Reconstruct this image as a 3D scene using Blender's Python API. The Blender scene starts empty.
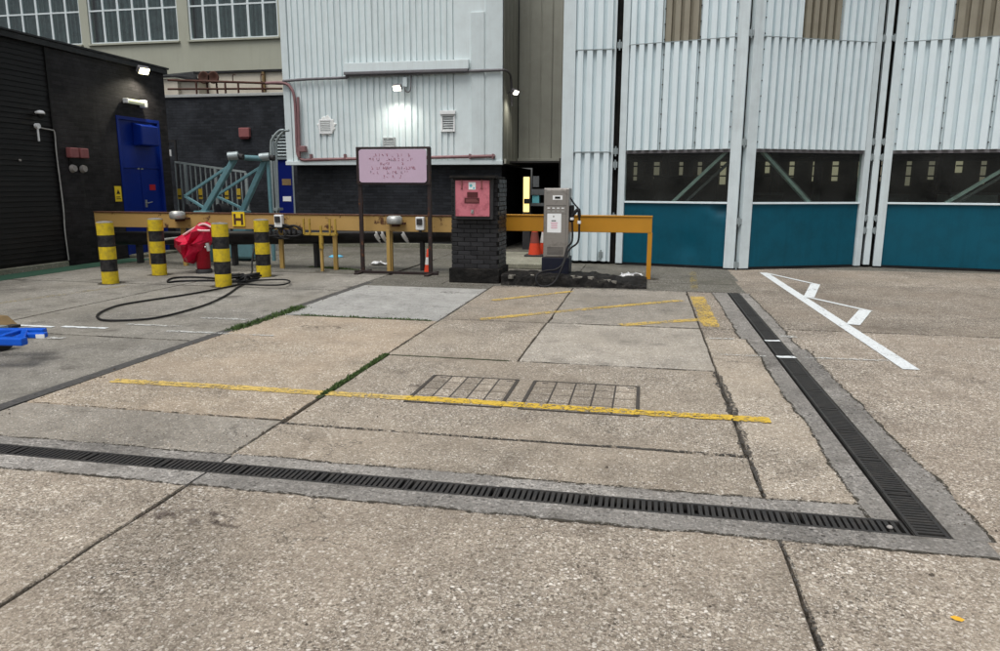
import bpy, bmesh, math, random
from math import radians, sin, cos, pi
from mathutils import Vector, Matrix, noise
random.seed(7)
scn = bpy.context.scene
col = scn.collection

# ------------------------------------------------------------------ camera
F_PX, EYE = 715.7, 1.6
_p, _r, _y = radians(10.986), radians(.199), radians(11.368)
FW = Vector((-sin(_y)*cos(_p), cos(_y)*cos(_p), -sin(_p)))
_rt = Vector((cos(_y), sin(_y), 0)); _up = _rt.cross(FW)
RT = _rt*cos(_r) + _up*sin(_r); UP = -_rt*sin(_r) + _up*cos(_r)
CAM = Vector((0, 0, EYE))
cd = bpy.data.cameras.new('camera'); cam = bpy.data.objects.new('camera', cd); col.objects.link(cam)
cd.sensor_width = 36; cd.lens = F_PX/1000*36; cd.clip_end = 2000; cd.clip_start = .05
M = Matrix((RT, UP, -FW)).transposed().to_4x4(); M.translation = CAM
cam.matrix_world = M
scn.camera = cam
cy_ = scn.cycles; cy_.max_bounces = 6; cy_.diffuse_bounces = 3; cy_.glossy_bounces = 3; cy_.transparent_max_bounces = 10; cy_.caustics_reflective = False; cy_.caustics_refractive = False

# ------------------------------------------------------------------ sky, sun, exposure
SUN_EL, SUN_AZ = radians(66), radians(200)          # high cloud light from behind the camera
w = bpy.data.worlds.new('World'); scn.world = w; w.use_nodes = True
nt = w.node_tree; nt.nodes.clear()
sky = nt.nodes.new('ShaderNodeTexSky'); sky.sky_type = 'NISHITA'; sky.sun_disc = False
sky.sun_elevation = SUN_EL; sky.sun_rotation = SUN_AZ
sky.air_density = 1.0; sky.dust_density = 4.0; sky.ozone_density = 1.0
hsv = nt.nodes.new('ShaderNodeHueSaturation'); hsv.inputs['Saturation'].default_value = .33
bg = nt.nodes.new('ShaderNodeBackground'); bg.inputs['Strength'].default_value = .115
wo = nt.nodes.new('ShaderNodeOutputWorld')
nt.links.new(sky.outputs[0], hsv.inputs['Color']); nt.links.new(hsv.outputs[0], bg.inputs[0]); nt.links.new(bg.outputs[0], wo.inputs[0])
sl = bpy.data.lights.new('sun', 'SUN'); sl.energy = 1.5; sl.angle = radians(40); sl.color = (1, .97, .93)
so = bpy.data.objects.new('sun', sl); col.objects.link(so)
sd = Vector((sin(SUN_AZ)*cos(SUN_EL), cos(SUN_AZ)*cos(SUN_EL), sin(SUN_EL)))
so.rotation_euler = (-sd).to_track_quat('-Z', 'Y').to_euler(); so.location = sd*60
vs = scn.view_settings; vs.view_transform = 'Standard'; vs.look = 'None'; vs.gamma = 1; vs.exposure = 0.22
vs.use_curve_mapping = False

# ------------------------------------------------------------------ pixel helpers (direction only; the plane gives the distance)
def ray(x, y): return FW + (x-500)/F_PX*RT - (y-325.5)/F_PX*UP
def G(x, y, z=0.0): d = ray(x, y); return CAM + d*((z-EYE)/d.z)
def PY(x, y, Y): d = ray(x, y); return CAM + d*(Y/d.y)
def PX(x, y, X): d = ray(x, y); return CAM + d*(X/d.x)

# ------------------------------------------------------------------ materials
MATS = {}
class NT:
    def __init__(s, name):
        s.m = bpy.data.materials.new(name); s.m.use_nodes = True; s.t = s.m.node_tree; s.t.nodes.clear()
        s.out = s.n('ShaderNodeOutputMaterial'); s.geo = s.n('ShaderNodeNewGeometry'); s.pos = s.geo.outputs['Position']
        MATS[name] = s.m
    def n(s, t, **k):
        x = s.t.nodes.new(t)
        for a, b in k.items(): setattr(x, a, b)
        return x
    def l(s, a, b): s.t.links.new(a, b)
    def noise(s, scale, detail=4, rough=.6, vec=None, out='Fac'):
        x = s.n('ShaderNodeTexNoise'); x.inputs['Scale'].default_value = scale; x.inputs['Detail'].default_value = detail
        x.inputs['Roughness'].default_value = rough; s.l(vec or s.pos, x.inputs['Vector']); return x.outputs[out]
    def voro(s, scale, vec=None, feature='F1'):
        x = s.n('ShaderNodeTexVoronoi'); x.feature = feature; x.inputs['Scale'].default_value = scale; s.l(vec or s.pos, x.inputs['Vector']); return x
    def mapv(s, scale, vec=None):
        x = s.n('ShaderNodeMapping'); x.inputs['Scale'].default_value = scale; s.l(vec or s.pos, x.inputs['Vector']); return x.outputs[0]
    def ramp(s, fac, stops, interp='LINEAR'):
        x = s.n('ShaderNodeValToRGB'); x.color_ramp.interpolation = interp; e = x.color_ramp.elements
        while len(e) < len(stops): e.new(.5)
        for i, (p, c) in enumerate(stops):
            e[i].position = p; e[i].color = (*c, 1) if isinstance(c, tuple) else (c, c, c, 1)
        s.l(fac, x.inputs[0]); return x.outputs[0]
    def mix(s, a, b, fac, mode='MIX'):
        x = s.n('ShaderNodeMix', data_type='RGBA', blend_type=mode)
        for v, i in ((a, 6), (b, 7), (fac, 0)):
            if hasattr(v, 'is_linked') or hasattr(v, 'links'): s.l(v, x.inputs[i])
            elif i == 0: x.inputs[0].default_value = v
            else: x.inputs[i].default_value = (*v, 1) if isinstance(v, tuple) else (v, v, v, 1)
        return x.outputs[2]
    def math(s, op, a, b=0.0):
        x = s.n('ShaderNodeMath', operation=op)
        for v, i in ((a, 0), (b, 1)):
            if hasattr(v, 'links'): s.l(v, x.inputs[i])
            else: x.inputs[i].default_value = v
        return x.outputs[0]
    def bsdf(s, color, rough=.6, metal=0, bump=None, bstr=.3, bdist=.01, alpha=None, spec=.5, emit=None, estr=0):
        b = s.n('ShaderNodeBsdfPrincipled')
        for v, nm in ((color, 'Base Color'), (rough, 'Roughness'), (metal, 'Metallic'), (spec, 'Specular IOR Level')):
            if hasattr(v, 'links'): s.l(v, b.inputs[nm])
            elif isinstance(v, tuple): b.inputs[nm].default_value = (*v, 1)
            else: b.inputs[nm].default_value = v
        if emit: b.inputs['Emission Color'].default_value = (*emit, 1); b.inputs['Emission Strength'].default_value = estr
        if alpha is not None: s.l(alpha, b.inputs['Alpha'])
        if bump is not None:
            n = s.n('ShaderNodeBump'); n.inputs['Strength'].default_value = bstr; n.inputs['Distance'].default_value = bdist
            s.l(bump, n.inputs['Height']); s.l(n.outputs[0], b.inputs['Normal'])
        s.l(b.outputs[0], s.out.inputs[0]); return s.m

def paint(name, c, rough=.5, wear=.35, dirt=(.06, .05, .04), scale=6, metal=0, streak=0, spec=.22):
    """painted or plain surface with grime, faint tone drift and fine relief"""
    s = NT(name)
    a = s.noise(scale, 4, .65)
    f = s.ramp(a, [(.42, 0.0), (.75, 1.0)])
    c2 = s.mix(c, tuple(min(1, v*1.12+.004) for v in c), s.noise(scale*.35, 3))
    base = s.mix(c2, dirt, s.math('MULTIPLY', f, wear))
    if streak:
        g = s.noise(1, 5, .6, s.mapv((9, 9, .5)))
        base = s.mix(base, dirt, s.math('MULTIPLY', s.ramp(g, [(.52, 0.0), (.8, 1.0)]), streak))
    r = s.math('ADD', s.math('MULTIPLY', a, .25), rough-.12)
    return s.bsdf(base, r, metal, s.noise(scale*12, 3), .12, .004, spec=spec)

def rusty(name, c, amount=.55, scale=5):
    s = NT(name)
    a = s.noise(scale, 6, .7); f = s.ramp(a, [(amount, 0.0), (amount+.06, 1.0)])
    rust = s.ramp(s.noise(40, 5), [(.3, (.035, .014, .007)), (.6, (.12, .045, .018)), (.8, (.22, .09, .03))])
    c2 = s.mix(c, tuple(v*.72 for v in c), s.noise(2.3, 5))
    b = s.mix(c2, rust, f)
    return s.bsdf(b, s.math('ADD', s.math('MULTIPLY', f, .35), .5), 0, s.math('ADD', a, f), .25, .006)

def concrete(name, agg, cement, tint, agg_amt, bump=.5, stain=.35, scale=58, grime=(.075, .068, .058), lo=.72, hi=1.14, spots=.5):
    """exposed aggregate: stones of mixed colour packed in a cement matrix, with wear, grime and hair cracks"""
    s = NT(name)
    oi = s.n('ShaderNodeObjectInfo')
    wob = s.n('ShaderNodeVectorMath', operation='ADD'); s.l(s.pos, wob.inputs[0])
    wn = s.n('ShaderNodeVectorMath', operation='SCALE'); s.l(s.noise(70, 2, out='Color'), wn.inputs[0]); wn.inputs['Scale'].default_value = .014
    s.l(wn.outputs[0], wob.inputs[1]); vec = wob.outputs[0]
    def stones(sc, v0):
        v = s.voro(sc, v0); sep = s.n('ShaderNodeSeparateColor'); s.l(v.outputs['Color'], sep.inputs[0])
        return s.ramp(sep.outputs[0], agg), v.outputs['Distance'], sep.outputs[1]
    big, bd, bsel = stones(scale, vec); sml, sd_, ssel = stones(scale*2.1, vec)
    fine = s.ramp(s.noise(240, 3, .7), [(.25, .66), (.75, 1.3)])
    cem = s.mix(cement, fine, 1.0, 'MULTIPLY')
    cem = s.mix(cem, tuple(c*.66 for c in cement), s.ramp(s.noise(14, 5), [(.45, 0.0), (.72, .8)]))
    wearn = s.ramp(s.noise(1.3, 4, .65), [(.28, .6), (.6, 1.0)])
    sm = s.math('MULTIPLY', s.math('MULTIPLY', s.ramp(sd_, [(.42, 1.0), (.7, 0.0)]), s.math('LESS_THAN', ssel, min(1, agg_amt*1.05))), wearn)
    bm_ = s.math('MULTIPLY', s.math('MULTIPLY', s.ramp(bd, [(.40, 1.0), (.60, 0.0)]), s.math('LESS_THAN', bsel, agg_amt*.62)), wearn)
    c = s.mix(cem, sml, s.math('MULTIPLY', sm, .85)); c = s.mix(c, big, bm_)
    # broad wear, tyre grime and stains that belong to the surface
    broad = s.ramp(s.noise(.55, 4, .62), [(.28, lo), (.5, 1.0), (.75, hi)])
    c = s.mix(c, broad, 1.0, 'MULTIPLY')
    mid = s.ramp(s.noise(4.5, 5, .6), [(.3, .84), (.7, 1.13)])
    c = s.mix(c, mid, 1.0, 'MULTIPLY')
    st = s.ramp(s.noise(2.1, 6, .70), [(.54, 0.0), (.70, 1.0)])
    c = s.mix(c, grime, s.math('MULTIPLY', st, stain))
    drag = s.ramp(s.noise(1, 5, .65, s.mapv((9, .8, 1))), [(.55, 0.0), (.8, 1.0)])
    c = s.mix(c, grime, s.math('MULTIPLY', drag, stain*.45))
    warm = s.ramp(s.noise(.9, 4, .5), [(.4, 0.0), (.7, .5)])
    c = s.mix(c, tint, warm)
    rv = s.math('ADD', s.math('MULTIPLY', oi.outputs['Random'], .30), .83)
    cr = s.n('ShaderNodeCombineColor')
    for i in range(3): s.l(rv, cr.inputs[i])
    c = s.mix(c, cr.outputs[0], 1.0, 'MULTIPLY')
    sp = s.voro(3.7); spn = s.ramp(sp.outputs['Distance'], [(.03, 1.0), (.055, 0.0)])
    c = s.mix(c, (.03, .027, .025), s.math('MULTIPLY', s.math('MULTIPLY', spn, s.ramp(s.noise(37, 3), [(.4, 0.0), (.55, 1.0)])), spots))
    # hair cracks
    w2 = s.n('ShaderNodeVectorMath', operation='SCALE'); s.l(s.noise(2.2, 4, .7, out='Color'), w2.inputs[0]); w2.inputs['Scale'].default_value = .55
    w3 = s.n('ShaderNodeVectorMath', operation='ADD'); s.l(s.pos, w3.inputs[0]); s.l(w2.outputs[0], w3.inputs[1])
    ck = s.ramp(s.voro(.55, w3.outputs[0], 'DISTANCE_TO_EDGE').outputs['Distance'], [(.0012, 1.0), (.0032, 0.0)])
    ck = s.math('MULTIPLY', ck, s.ramp(s.noise(.8, 3), [(.5, 0.0), (.58, 1.0)]))
    c = s.mix(c, (.05, .045, .04), s.math('MULTIPLY', ck, .75))
    h = s.math('ADD', s.noise(75, 3, .7), s.math('MULTIPLY', s.noise(9, 2), .8))
    rough = s.math('ADD', s.math('MULTIPLY', st, -.18), .88)
    return s.bsdf(c, rough, 0, h, bump, .008, spec=.25)

AGG_W = [(.0, (.055, .045, .036)), (.16, (.14, .115, .09)), (.36, (.325, .275, .215)), (.62, (.485, .425, .345)), (.84, (.64, .585, .495)), (1, (.86, .825, .76))]
AGG_G = [(.0, (.06, .055, .05)), (.3, (.20, .185, .165)), (.6, (.34, .315, .28)), (1, (.58, .55, .51))]
BROWN = (.13, .104, .08)
concrete('aggregate_warm', AGG_W, (.275, .237, .188), (.42, .35, .27), .95, .9, .42, 64, grime=BROWN)
concrete('aggregate_mid', AGG_W, (.305, .265, .21), (.40, .335, .255), .75, .6, .55, 70, grime=BROWN, lo=.62)
concrete('aggregate_tan', AGG_W, (.33, .275, .205), (.46, .36, .26), .6, .5, .45, 70, grime=BROWN, lo=.66)
concrete('aggregate_right', AGG_W, (.215, .182, .145), (.27, .22, .168), .85, .6, .6, 68, grime=(.105, .082, .062), lo=.6)
concrete('concrete_grey', AGG_W, (.35, .325, .28), (.34, .305, .25), .4, .45, .6, 70, lo=.62)
concrete('concrete_left', AGG_G, (.265, .253, .22), (.205, .19, .155), .3, .4, .95, lo=.5, hi=1.3)
concrete('concrete_back', AGG_G, (.135, .130, .108), (.11, .105, .08), .25, .35, .85, grime=(.04, .038, .03), lo=.55)
concrete('concrete_pale', AGG_G, (.42, .42, .395), (.37, .365, .34), .15, .3, .4)
concrete('concrete_surround', AGG_G, (.30, .288, .265), (.25, .235, .21), .75, .9, .8, 50, lo=.55)
concrete('joint_earth', AGG_G, (.035, .032, .027), (.03, .028, .022), .1, .6, .4)
concrete('step_concrete', AGG_G, (.24, .24, .185), (.18, .19, .13), .2, .4, .6)

def tar():
    s = NT('tar'); a = s.noise(30, 5)
    c = s.ramp(a, [(.3, (.035, .034, .032)), (.7, (.095, .091, .085))])
    c = s.mix(c, (.13, .125, .11), s.ramp(s.noise(6, 6), [(.55, 0.0), (.75, .6)]))
    s.bsdf(c, .7, 0, s.noise(80, 4), .5, .006)
tar()
def kerbblack():
    s = NT('bitumen_kerb'); a = s.noise(5, 7, .7)
    c = s.ramp(a, [(.45, (.011, .0105, .010)), (.6, (.028, .026, .024)), (.68, (.09, .085, .065)), (.8, (.2, .19, .16))])
    sepz = s.n('ShaderNodeSeparateXYZ'); s.l(s.pos, sepz.inputs[0])
    s.bsdf(c, .7, 0, s.noise(16, 7, .7), 1.0, .04, spec=.15)
kerbblack()

def brick_wall(name, c1, c2, mortar):
    s = NT(name)
    sx = s.n('ShaderNodeSeparateXYZ'); s.l(s.pos, sx.inputs[0])
    cx = s.n('ShaderNodeCombineXYZ'); s.l(s.math('ADD', sx.outputs[0], sx.outputs[1]), cx.inputs[0]); s.l(sx.outputs[2], cx.inputs[1])
    b = s.n('ShaderNodeTexBrick'); s.l(cx.outputs[0], b.inputs['Vector'])
    b.inputs['Scale'].default_value = 1; b.inputs['Brick Width'].default_value = .225; b.inputs['Row Height'].default_value = .075
    b.inputs['Mortar Size'].default_value = .006; b.inputs['Mortar Smooth'].default_value = .3
    for k, v in (('Color1', c1), ('Color2', c2), ('Mortar', mortar)): b.inputs[k].default_value = (*v, 1)
    c = s.mix(b.outputs['Color'], tuple(v*2.0+.004 for v in c2), s.ramp(s.noise(1.4, 6, .65), [(.45, 0.0), (.75, .6)]))
    c = s.mix(c, (.075, .073, .07), s.math('MULTIPLY', s.ramp(s.noise(1, 5, .6, s.mapv((6, 6, .7))), [(.6, 0.0), (.8, 1.0)]), .25))
    h = s.math('ADD', s.math('MULTIPLY', b.outputs['Fac'], -1.0), s.math('MULTIPLY', s.noise(60, 4), .35))
    s.bsdf(c, s.math('ADD', s.math('MULTIPLY', s.noise(8, 3), .3), .45), 0, h, .9, .012, spec=.2)
brick_wall('black_brick', (.011, .0102, .0108), (.025, .0228, .0245), (.014, .0135, .013))
brick_wall('blue_black_brick', (.013, .015, .0185), (.027, .030, .036), (.016, .017, .019))

paint('pillar_brick', (.017, .017, .019), .42, .5, (.04, .04, .042), 9)
paint('pillar_brick_b', (.026, .026, .029), .45, .5, (.05, .05, .052), 9)
paint('mortar_dark', (.006, .006, .006), .9)
paint('boarding_black', (.009, .0086, .0086), .55, .6, (.022, .021, .02), 4)
paint('fascia_black', (.012, .012, .013), .35, .5, (.07, .07, .07), 3)
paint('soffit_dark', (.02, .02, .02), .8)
paint('cladding_white', (.68, .765, .775), .48, .14, (.33, .33, .30), 3, streak=.26)
paint('cladding_trim', (.62, .70, .71), .45, .16, (.3, .31, .3), 3, streak=.2)
paint('door_white', (.69, .79, .82), .46, .08, (.30, .31, .30), 3, streak=.20)
paint('door_frame_white', (.60, .68, .70), .5, .22, (.26, .27, .27), 3, streak=.28)
paint('cladding_beige', (.34, .345, .295), .55, .22, (.16, .15, .12), 2, streak=.2)
paint('translucent_brown', (.27, .25, .195), .5, .35, (.15, .13, .09), 3, streak=.4)
paint('door_teal', (.0008, .076, .120), .4, .5, (.001, .042, .062), 3, streak=.35)
paint('brace_teal', (.30, .39, .38), .5, .3)
paint('gap_black', (.004, .004, .004), .9)
paint('render_beige', (.40, .41, .335), .85, .25, (.30, .29, .22), .8, streak=.3)
paint('render_cream', (.62, .57, .47), .85, .35, (.3, .27, .2), 2)
paint('window_white', (.66, .73, .74), .4, .12, (.4, .4, .4), 5)
paint('curtain_grey', (.34, .375, .375), .9, .5, (.15, .17, .17), 5)
paint('door_blue', (.002, .020, .20), .35, .3, (.003, .008, .08), 2)
paint('door_blue_dark', (.003, .011, .13), .35, .3, (.003, .006, .05), 2)
paint('galvanised', (.30, .35, .36), .42, .35, (.16, .18, .18), 9, metal=.35)
paint('teal_steel', (.12, .245, .275), .45, .35, (.07, .10, .10), 8)
paint('steel_bright', (.42, .43, .42), .35, .35, (.2, .2, .19), 12, metal=.6)
paint('iron_grate', (.030, .029, .028), .5, .6, (.075, .068, .06), 14)
paint('cover_bar', (.055, .048, .042), .65, .6, (.12, .105, .085), 14)
paint('black_rubber', (.008, .008, .009), .5, .5, (.03, .03, .03), 6)
paint('black_pipe', (.012, .012, .013), .4, .5, (.05, .05, .05), 5)
rusty('beam_yellow', (.53, .335, .11), .57, 4)
rusty('beam_orange', (.60, .275, .012), .74, 3)
rusty('beam_top_rust', (.14, .055, .025), .42, 6)
rusty('frame_rust', (.024, .013, .012), .58, 7)
rusty('post_yellow', (.50, .33, .10), .62, 8)
rusty('bracket_yellow', (.46, .31, .05), .58, 8)
paint('bollard_yellow', (.66, .49, .02), .55, .75, (.30, .215, .05), 13)
paint('bollard_black', (.012, .012, .014), .55, .8, (.07, .066, .06), 12)
paint('bollard_cap', (.22, .21, .19), .8, .6, (.08, .075, .07), 10)
paint('pink_sign', (.54, .41, .52), .5, .2, (.45, .36, .42), 6)
paint('sign_letter', (.30, .11, .15), .6, .5, (.50, .38, .47), 12)
def cabinet():
    s = NT('cabinet_red'); a = s.noise(5, 7, .65)
    c = s.mix((.50, .115, .155), (.60, .21, .25), s.noise(3, 5)); c = s.mix(c, (.20, .035, .05), s.ramp(a, [(.5, 0.0), (.68, .8)]))
    s.bsdf(c, .45, 0, a, .1, .005)
cabinet()
paint('plate_maroon', (.09, .018, .022), .5, .4)
paint('faded_red', (.27, .10, .10), .5, .4, (.2, .06, .06), 14)
paint('sign_red', (.45, .02, .03), .4, .2)
paint('sign_yellow', (.80, .58, .03), .45, .2, (.5, .36, .03), 10)
paint('tag_yellow', (.42, .30, .03), .5, .4)
paint('conduit_white', (.42, .42, .40), .5, .4)
paint('sign_white', (.78, .80, .80), .4, .12, (.55, .56, .55), 10)
paint('letter_black', (.01, .01, .01), .5, .1)
paint('letter_pink', (.72, .42, .50), .5, .2)
paint('icon_teal', (.15, .50, .55), .5, .2)
paint('pipe_pink', (.24, .13, .135), .5, .5, (.13, .09, .09), 9)
paint('pipe_grey', (.16, .155, .165), .5, .4, (.09, .09, .09), 9)
paint('vent_louvre', (.40, .43, .43), .5, .35, (.2, .2, .2), 9)
paint('foam_white', (.80, .82, .80), .8, .2, (.6, .58, .5), 12)
paint('cone_orange', (.62, .060, .022), .5, .3, (.3, .03, .02), 9)
paint('cone_white', (.66, .66, .64), .5, .4, (.4, .38, .36), 9)
paint('cone_dirty', (.20, .05, .04), .6, .5)
paint('tarp_red', (.55, .008, .045), .32, .2, (.30, .004, .02), 6)
paint('tarp_edge', (.74, .48, .48), .5, .2)
paint('extinguisher_red', (.26, .004, .014), .3, .3, (.1, .004, .01), 6)
paint('trolley_blue', (.006, .10, .60), .3, .25, (.01, .05, .25), 8)
paint('wood_brown', (.22, .15, .07), .8, .4)
paint('brick_edge', (.16, .14, .12), .8, .5)
paint('pump_navy', (.008, .010, .022), .4, .4, (.03, .03, .035), 7)
paint('bell_grey', (.32, .30, .28), .5, .4, (.18, .16, .15), 12)
paint('lid_blue', (.12, .42, .62), .4, .2)
paint('paper_white', (.75, .76, .76), .7, .2, (.5, .5, .5), 14)
paint('leaf_yellow', (.72, .40, .03), .6, .3, (.4, .2, .02), 30)
paint('clutter_dark', (.03, .03, .032), .6, .5, (.07, .065, .06), 5)
paint('clutter_grey', (.12, .13, .135), .6, .4)
paint('hall_wall', (.09, .09, .082), .85, .4)
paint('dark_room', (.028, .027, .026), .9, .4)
paint('cap_rust', (.08, .035, .025), .8, .5)
paint('aluminium', (.45, .46, .44), .35, .35, (.25, .25, .24), 10, metal=.5)
def brushed():
    s = NT('brushed_steel'); a = s.noise(1, 6, .7, s.mapv((3, 3, 90)))
    c = s.mix((.29, .275, .255), (.42, .40, .375), a)
    c = s.mix(c, (.12, .11, .10), s.ramp(s.noise(7, 6), [(.55, 0.0), (.78, .7)]))
    s.bsdf(c, .34, .72, a, .05, .002)
brushed()
def worn(name, c, dens, scale=18):
    """thin road paint, rubbed off the stones and flaking at its edges"""
    s = NT(name)
    sep = s.n('ShaderNodeSeparateColor'); s.l(s.voro(85).outputs['Color'], sep.inputs[0])
    a = s.math('ADD', s.math('MULTIPLY', s.noise(scale, 5, .75), .55), s.math('MULTIPLY', s.noise(2.2, 4, .5), .30))
    a = s.math('ADD', a, s.math('MULTIPLY', sep.outputs[0], .15))
    al = s.ramp(a, [(dens, 0.0), (dens+.04, 1.0)])
    cc = s.mix(c, tuple(v*.62 for v in c), s.ramp(s.noise(40, 6, .7), [(.35, 0.0), (.75, 1.0)]))
    s.bsdf(cc, .75, 0, s.noise(90, 3), .3, .004, alpha=al, spec=.2)
worn('paint_yellow', (.74, .50, .07), .44)
worn('paint_yellow_worn', (.70, .49, .13), .47)
worn('paint_yellow_soft', (.72, .52, .16), .435)
worn('paint_yellow_ghost', (.42, .33, .12), .53)
worn('paint_white', (.80, .84, .84), .36)
worn('paint_white_ghost', (.62, .63, .60), .49)
worn('tar_worn', (.085, .079, .070), .485, 34)
worn('joint_dirt_and_contact_shade', (.068, .060, .046), .475, 22)  # dirt in the slab joints; also paints contact shade round post feet
worn('paint_green', (.05, .125, .085), .36)
def grassmat():
    s = NT('grass'); c = s.ramp(s.noise(60, 3), [(.3, (.03, .06, .012)), (.6, (.065, .12, .022)), (.8, (.16, .17, .05))])
    s.bsdf(c, .7)
grassmat()
def moss():
    s = NT('moss'); c = s.ramp(s.noise(70, 5), [(.3, (.018, .024, .010)), (.55, (.035, .055, .014)), (.75, (.07, .085, .03))])
    s.bsdf(c, .9, 0, s.noise(150, 4), .8, .01)
moss()
def stainmat():
    s = NT('oil_stain'); a = s.math('ADD', s.math('MULTIPLY', s.noise(16, 7, .7), .7), s.math('MULTIPLY', s.noise(4, 3), .3))
    s.bsdf((.055, .032, .026), .5, alpha=s.math('MULTIPLY', s.ramp(a, [(.50, 0.0), (.60, 1.0)]), .6))
stainmat()
def glass(name, tint, refl):
    s = NT(name); t = s.n('ShaderNodeBsdfTransparent'); t.inputs[0].default_value = (*tint, 1)
    g = s.n('ShaderNodeBsdfGlossy'); g.inputs['Roughness'].default_value = .03; g.inputs[0].default_value = (.9, .95, 1, 1)
    lw = s.n('ShaderNodeFresnel'); lw.inputs['IOR'].default_value = refl
    bm = s.n('ShaderNodeBump'); bm.inputs['Strength'].default_value = .04; bm.inputs['Distance'].default_value = .02
    s.l(s.noise(1.5, 2), bm.inputs['Height']); s.l(bm.outputs[0], g.inputs['Normal'])
    d = s.n('ShaderNodeBsdfDiffuse'); d.inputs[0].default_value = (.085, .085, .08, 1)       # dust film
    fr_ = s.math('MULTIPLY', lw.outputs[0], s.math('SUBTRACT', 1.0, s.geo.outputs['Backfacing']))
    mx = s.n('ShaderNodeMixShader'); s.l(fr_, mx.inputs[0]); s.l(t.outputs[0], mx.inputs[1]); s.l(g.outputs[0], mx.inputs[2])
    m2 = s.n('ShaderNodeMixShader'); s.l(s.math('MULTIPLY', s.ramp(s.noise(2, 6), [(.3, .2), (.8, 1.0)]), .22), m2.inputs[0])
    s.l(mx.outputs[0], m2.inputs[1]); s.l(d.outputs[0], m2.inputs[2]); s.l(m2.outputs[0], s.out.inputs[0])
glass('glass_dark', (.86, .90, .87), 1.36)
glass('glass_office', (.78, .84, .84), 1.5)
def emitm(name, c, e):
    s = NT(name); s.bsdf(c, .4, emit=c, estr=e)
emitm('lamp_glow', (1, .95, .78), 9)
emitm('lamp_glow_warm', (1, .90, .50), 7)
emitm('tube_dim', (.60, .64, .44), .22)
emitm('yellow_lamp', (1, .74, .26), 1.1)
emitm('lit_window', (.80, .73, .50), .34)
emitm('lit_window_dim', (.66, .60, .44), .22)

# ------------------------------------------------------------------ mesh building
class MB:
    def __init__(s): s.v = []; s.f = []; s.sm = []
    def add(s, vs_, fs, smooth=False):
        b = len(s.v); s.v += [Vector(v) for v in vs_]
        for f in fs: s.f.append([b+i for i in f]); s.sm.append(smooth)
        return s
    def box(s, x0, x1, y0, y1, z0, z1):
        return s.add([(x0,y0,z0),(x1,y0,z0),(x1,y1,z0),(x0,y1,z0),(x0,y0,z1),(x1,y0,z1),(x1,y1,z1),(x0,y1,z1)],
                     [(0,3,2,1),(4,5,6,7),(0,1,5,4),(1,2,6,5),(2,3,7,6),(3,0,4,7)])
    def bar(s, p, q, w, h, up=(0,0,1)):
        p = Vector(p); q = Vector(q); d = (q-p).normalized(); u = Vector(up)
        if abs(d.dot(u)) > .95: u = Vector((0,1,0))
        a = d.cross(u).normalized()*(w/2); b = a.cross(d).normalized()*(h/2)
        vs_ = [p-a-b, p+a-b, p+a+b, p-a+b, q-a-b, q+a-b, q+a+b, q-a+b]
        return s.add(vs_, [(3,2,1,0),(4,5,6,7),(0,1,5,4),(1,2,6,5),(2,3,7,6),(3,0,4,7)])
    def cyl(s, p, q, r0, r1=None, n=16, caps=True):
        r1 = r0 if r1 is None else r1
        p = Vector(p); q = Vector(q); d = (q-p).normalized(); u = Vector((0,0,1)) if abs(d.z) < .9 else Vector((1,0,0))
        a = d.cross(u).normalized(); b = d.cross(a)
        A = [p+(a*cos(2*pi*i/n)+b*sin(2*pi*i/n))*r0 for i in range(n)]; B = [q+(a*cos(2*pi*i/n)+b*sin(2*pi*i/n))*r1 for i in range(n)]
        s.add(A+B, [(i, (i+1) % n, n+(i+1) % n, n+i) for i in range(n)], True)
        if caps:
            s.add(A, [list(range(n))[::-1]]); s.add(B, [list(range(n))])
        return s
    def lathe(s, prof, c=(0,0,0), n=20, smooth=True):
        c = Vector(c); k = len(prof)
        vs_ = [c+Vector((r*cos(2*pi*i/n), r*sin(2*pi*i/n), z)) for i in range(n) for r, z in prof]
        s.add(vs_, [(i*k+j, ((i+1) % n)*k+j, ((i+1) % n)*k+j+1, i*k+j+1) for i in range(n) for j in range(k-1)], smooth)
        return s
    def tube(s, pts, r, n=8, sub=6, closed=False):
        P = [Vector(p) for p in pts]
        if sub > 1 and len(P) > 2:
            Q = []
            for i in range(len(P)-1):
                p0 = P[max(i-1,0)]; p1 = P[i]; p2 = P[i+1]; p3 = P[min(i+2, len(P)-1)]
                for k in range(sub):
                    t = k/sub
                    Q.append(.5*((2*p1)+(p2-p0)*t+(2*p0-5*p1+4*p2-p3)*t*t+(3*p1-p0-3*p2+p3)*t**3))
            Q.append(P[-1]); P = Q
        vs_ = []; up = Vector((0,0,1)); m = len(P)
        for i, p in enumerate(P):
            d = (P[min(i+1,m-1)]-P[max(i-1,0)])
            d = d.normalized() if d.length > 1e-9 else Vector((1,0,0))
            if abs(d.dot(up)) > .97: up = Vector((0,1,0)) if abs(d.y) < .9 else Vector((1,0,0))
            a = d.cross(up).normalized(); b = a.cross(d).normalized(); up = b
            vs_ += [p+(a*cos(2*pi*k/n)+b*sin(2*pi*k/n))*r for k in range(n)]
        fs = [(i*n+k, i*n+(k+1) % n, (i+1)*n+(k+1) % n, (i+1)*n+k) for i in range(m-1) for k in range(n)]
        s.add(vs_, fs, True); s.add(vs_[:n], [list(range(n))]); s.add(vs_[-n:], [list(range(n))[::-1]])
        return s
    def prism(s, outline, z0, z1):
        n = len(outline)
        s.add([(x,y,z0) for x,y in outline]+[(x,y,z1) for x,y in outline],
              [list(range(n))[::-1], list(range(n,2*n))]+[(i,(i+1)%n,n+(i+1)%n,n+i) for i in range(n)])
        return s
    def quad(s, a, b, c, d): return s.add([a,b,c,d], [(0,1,2,3)])
    def xform(s, m):
        s.v = [m @ v for v in s.v]; return s

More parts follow.
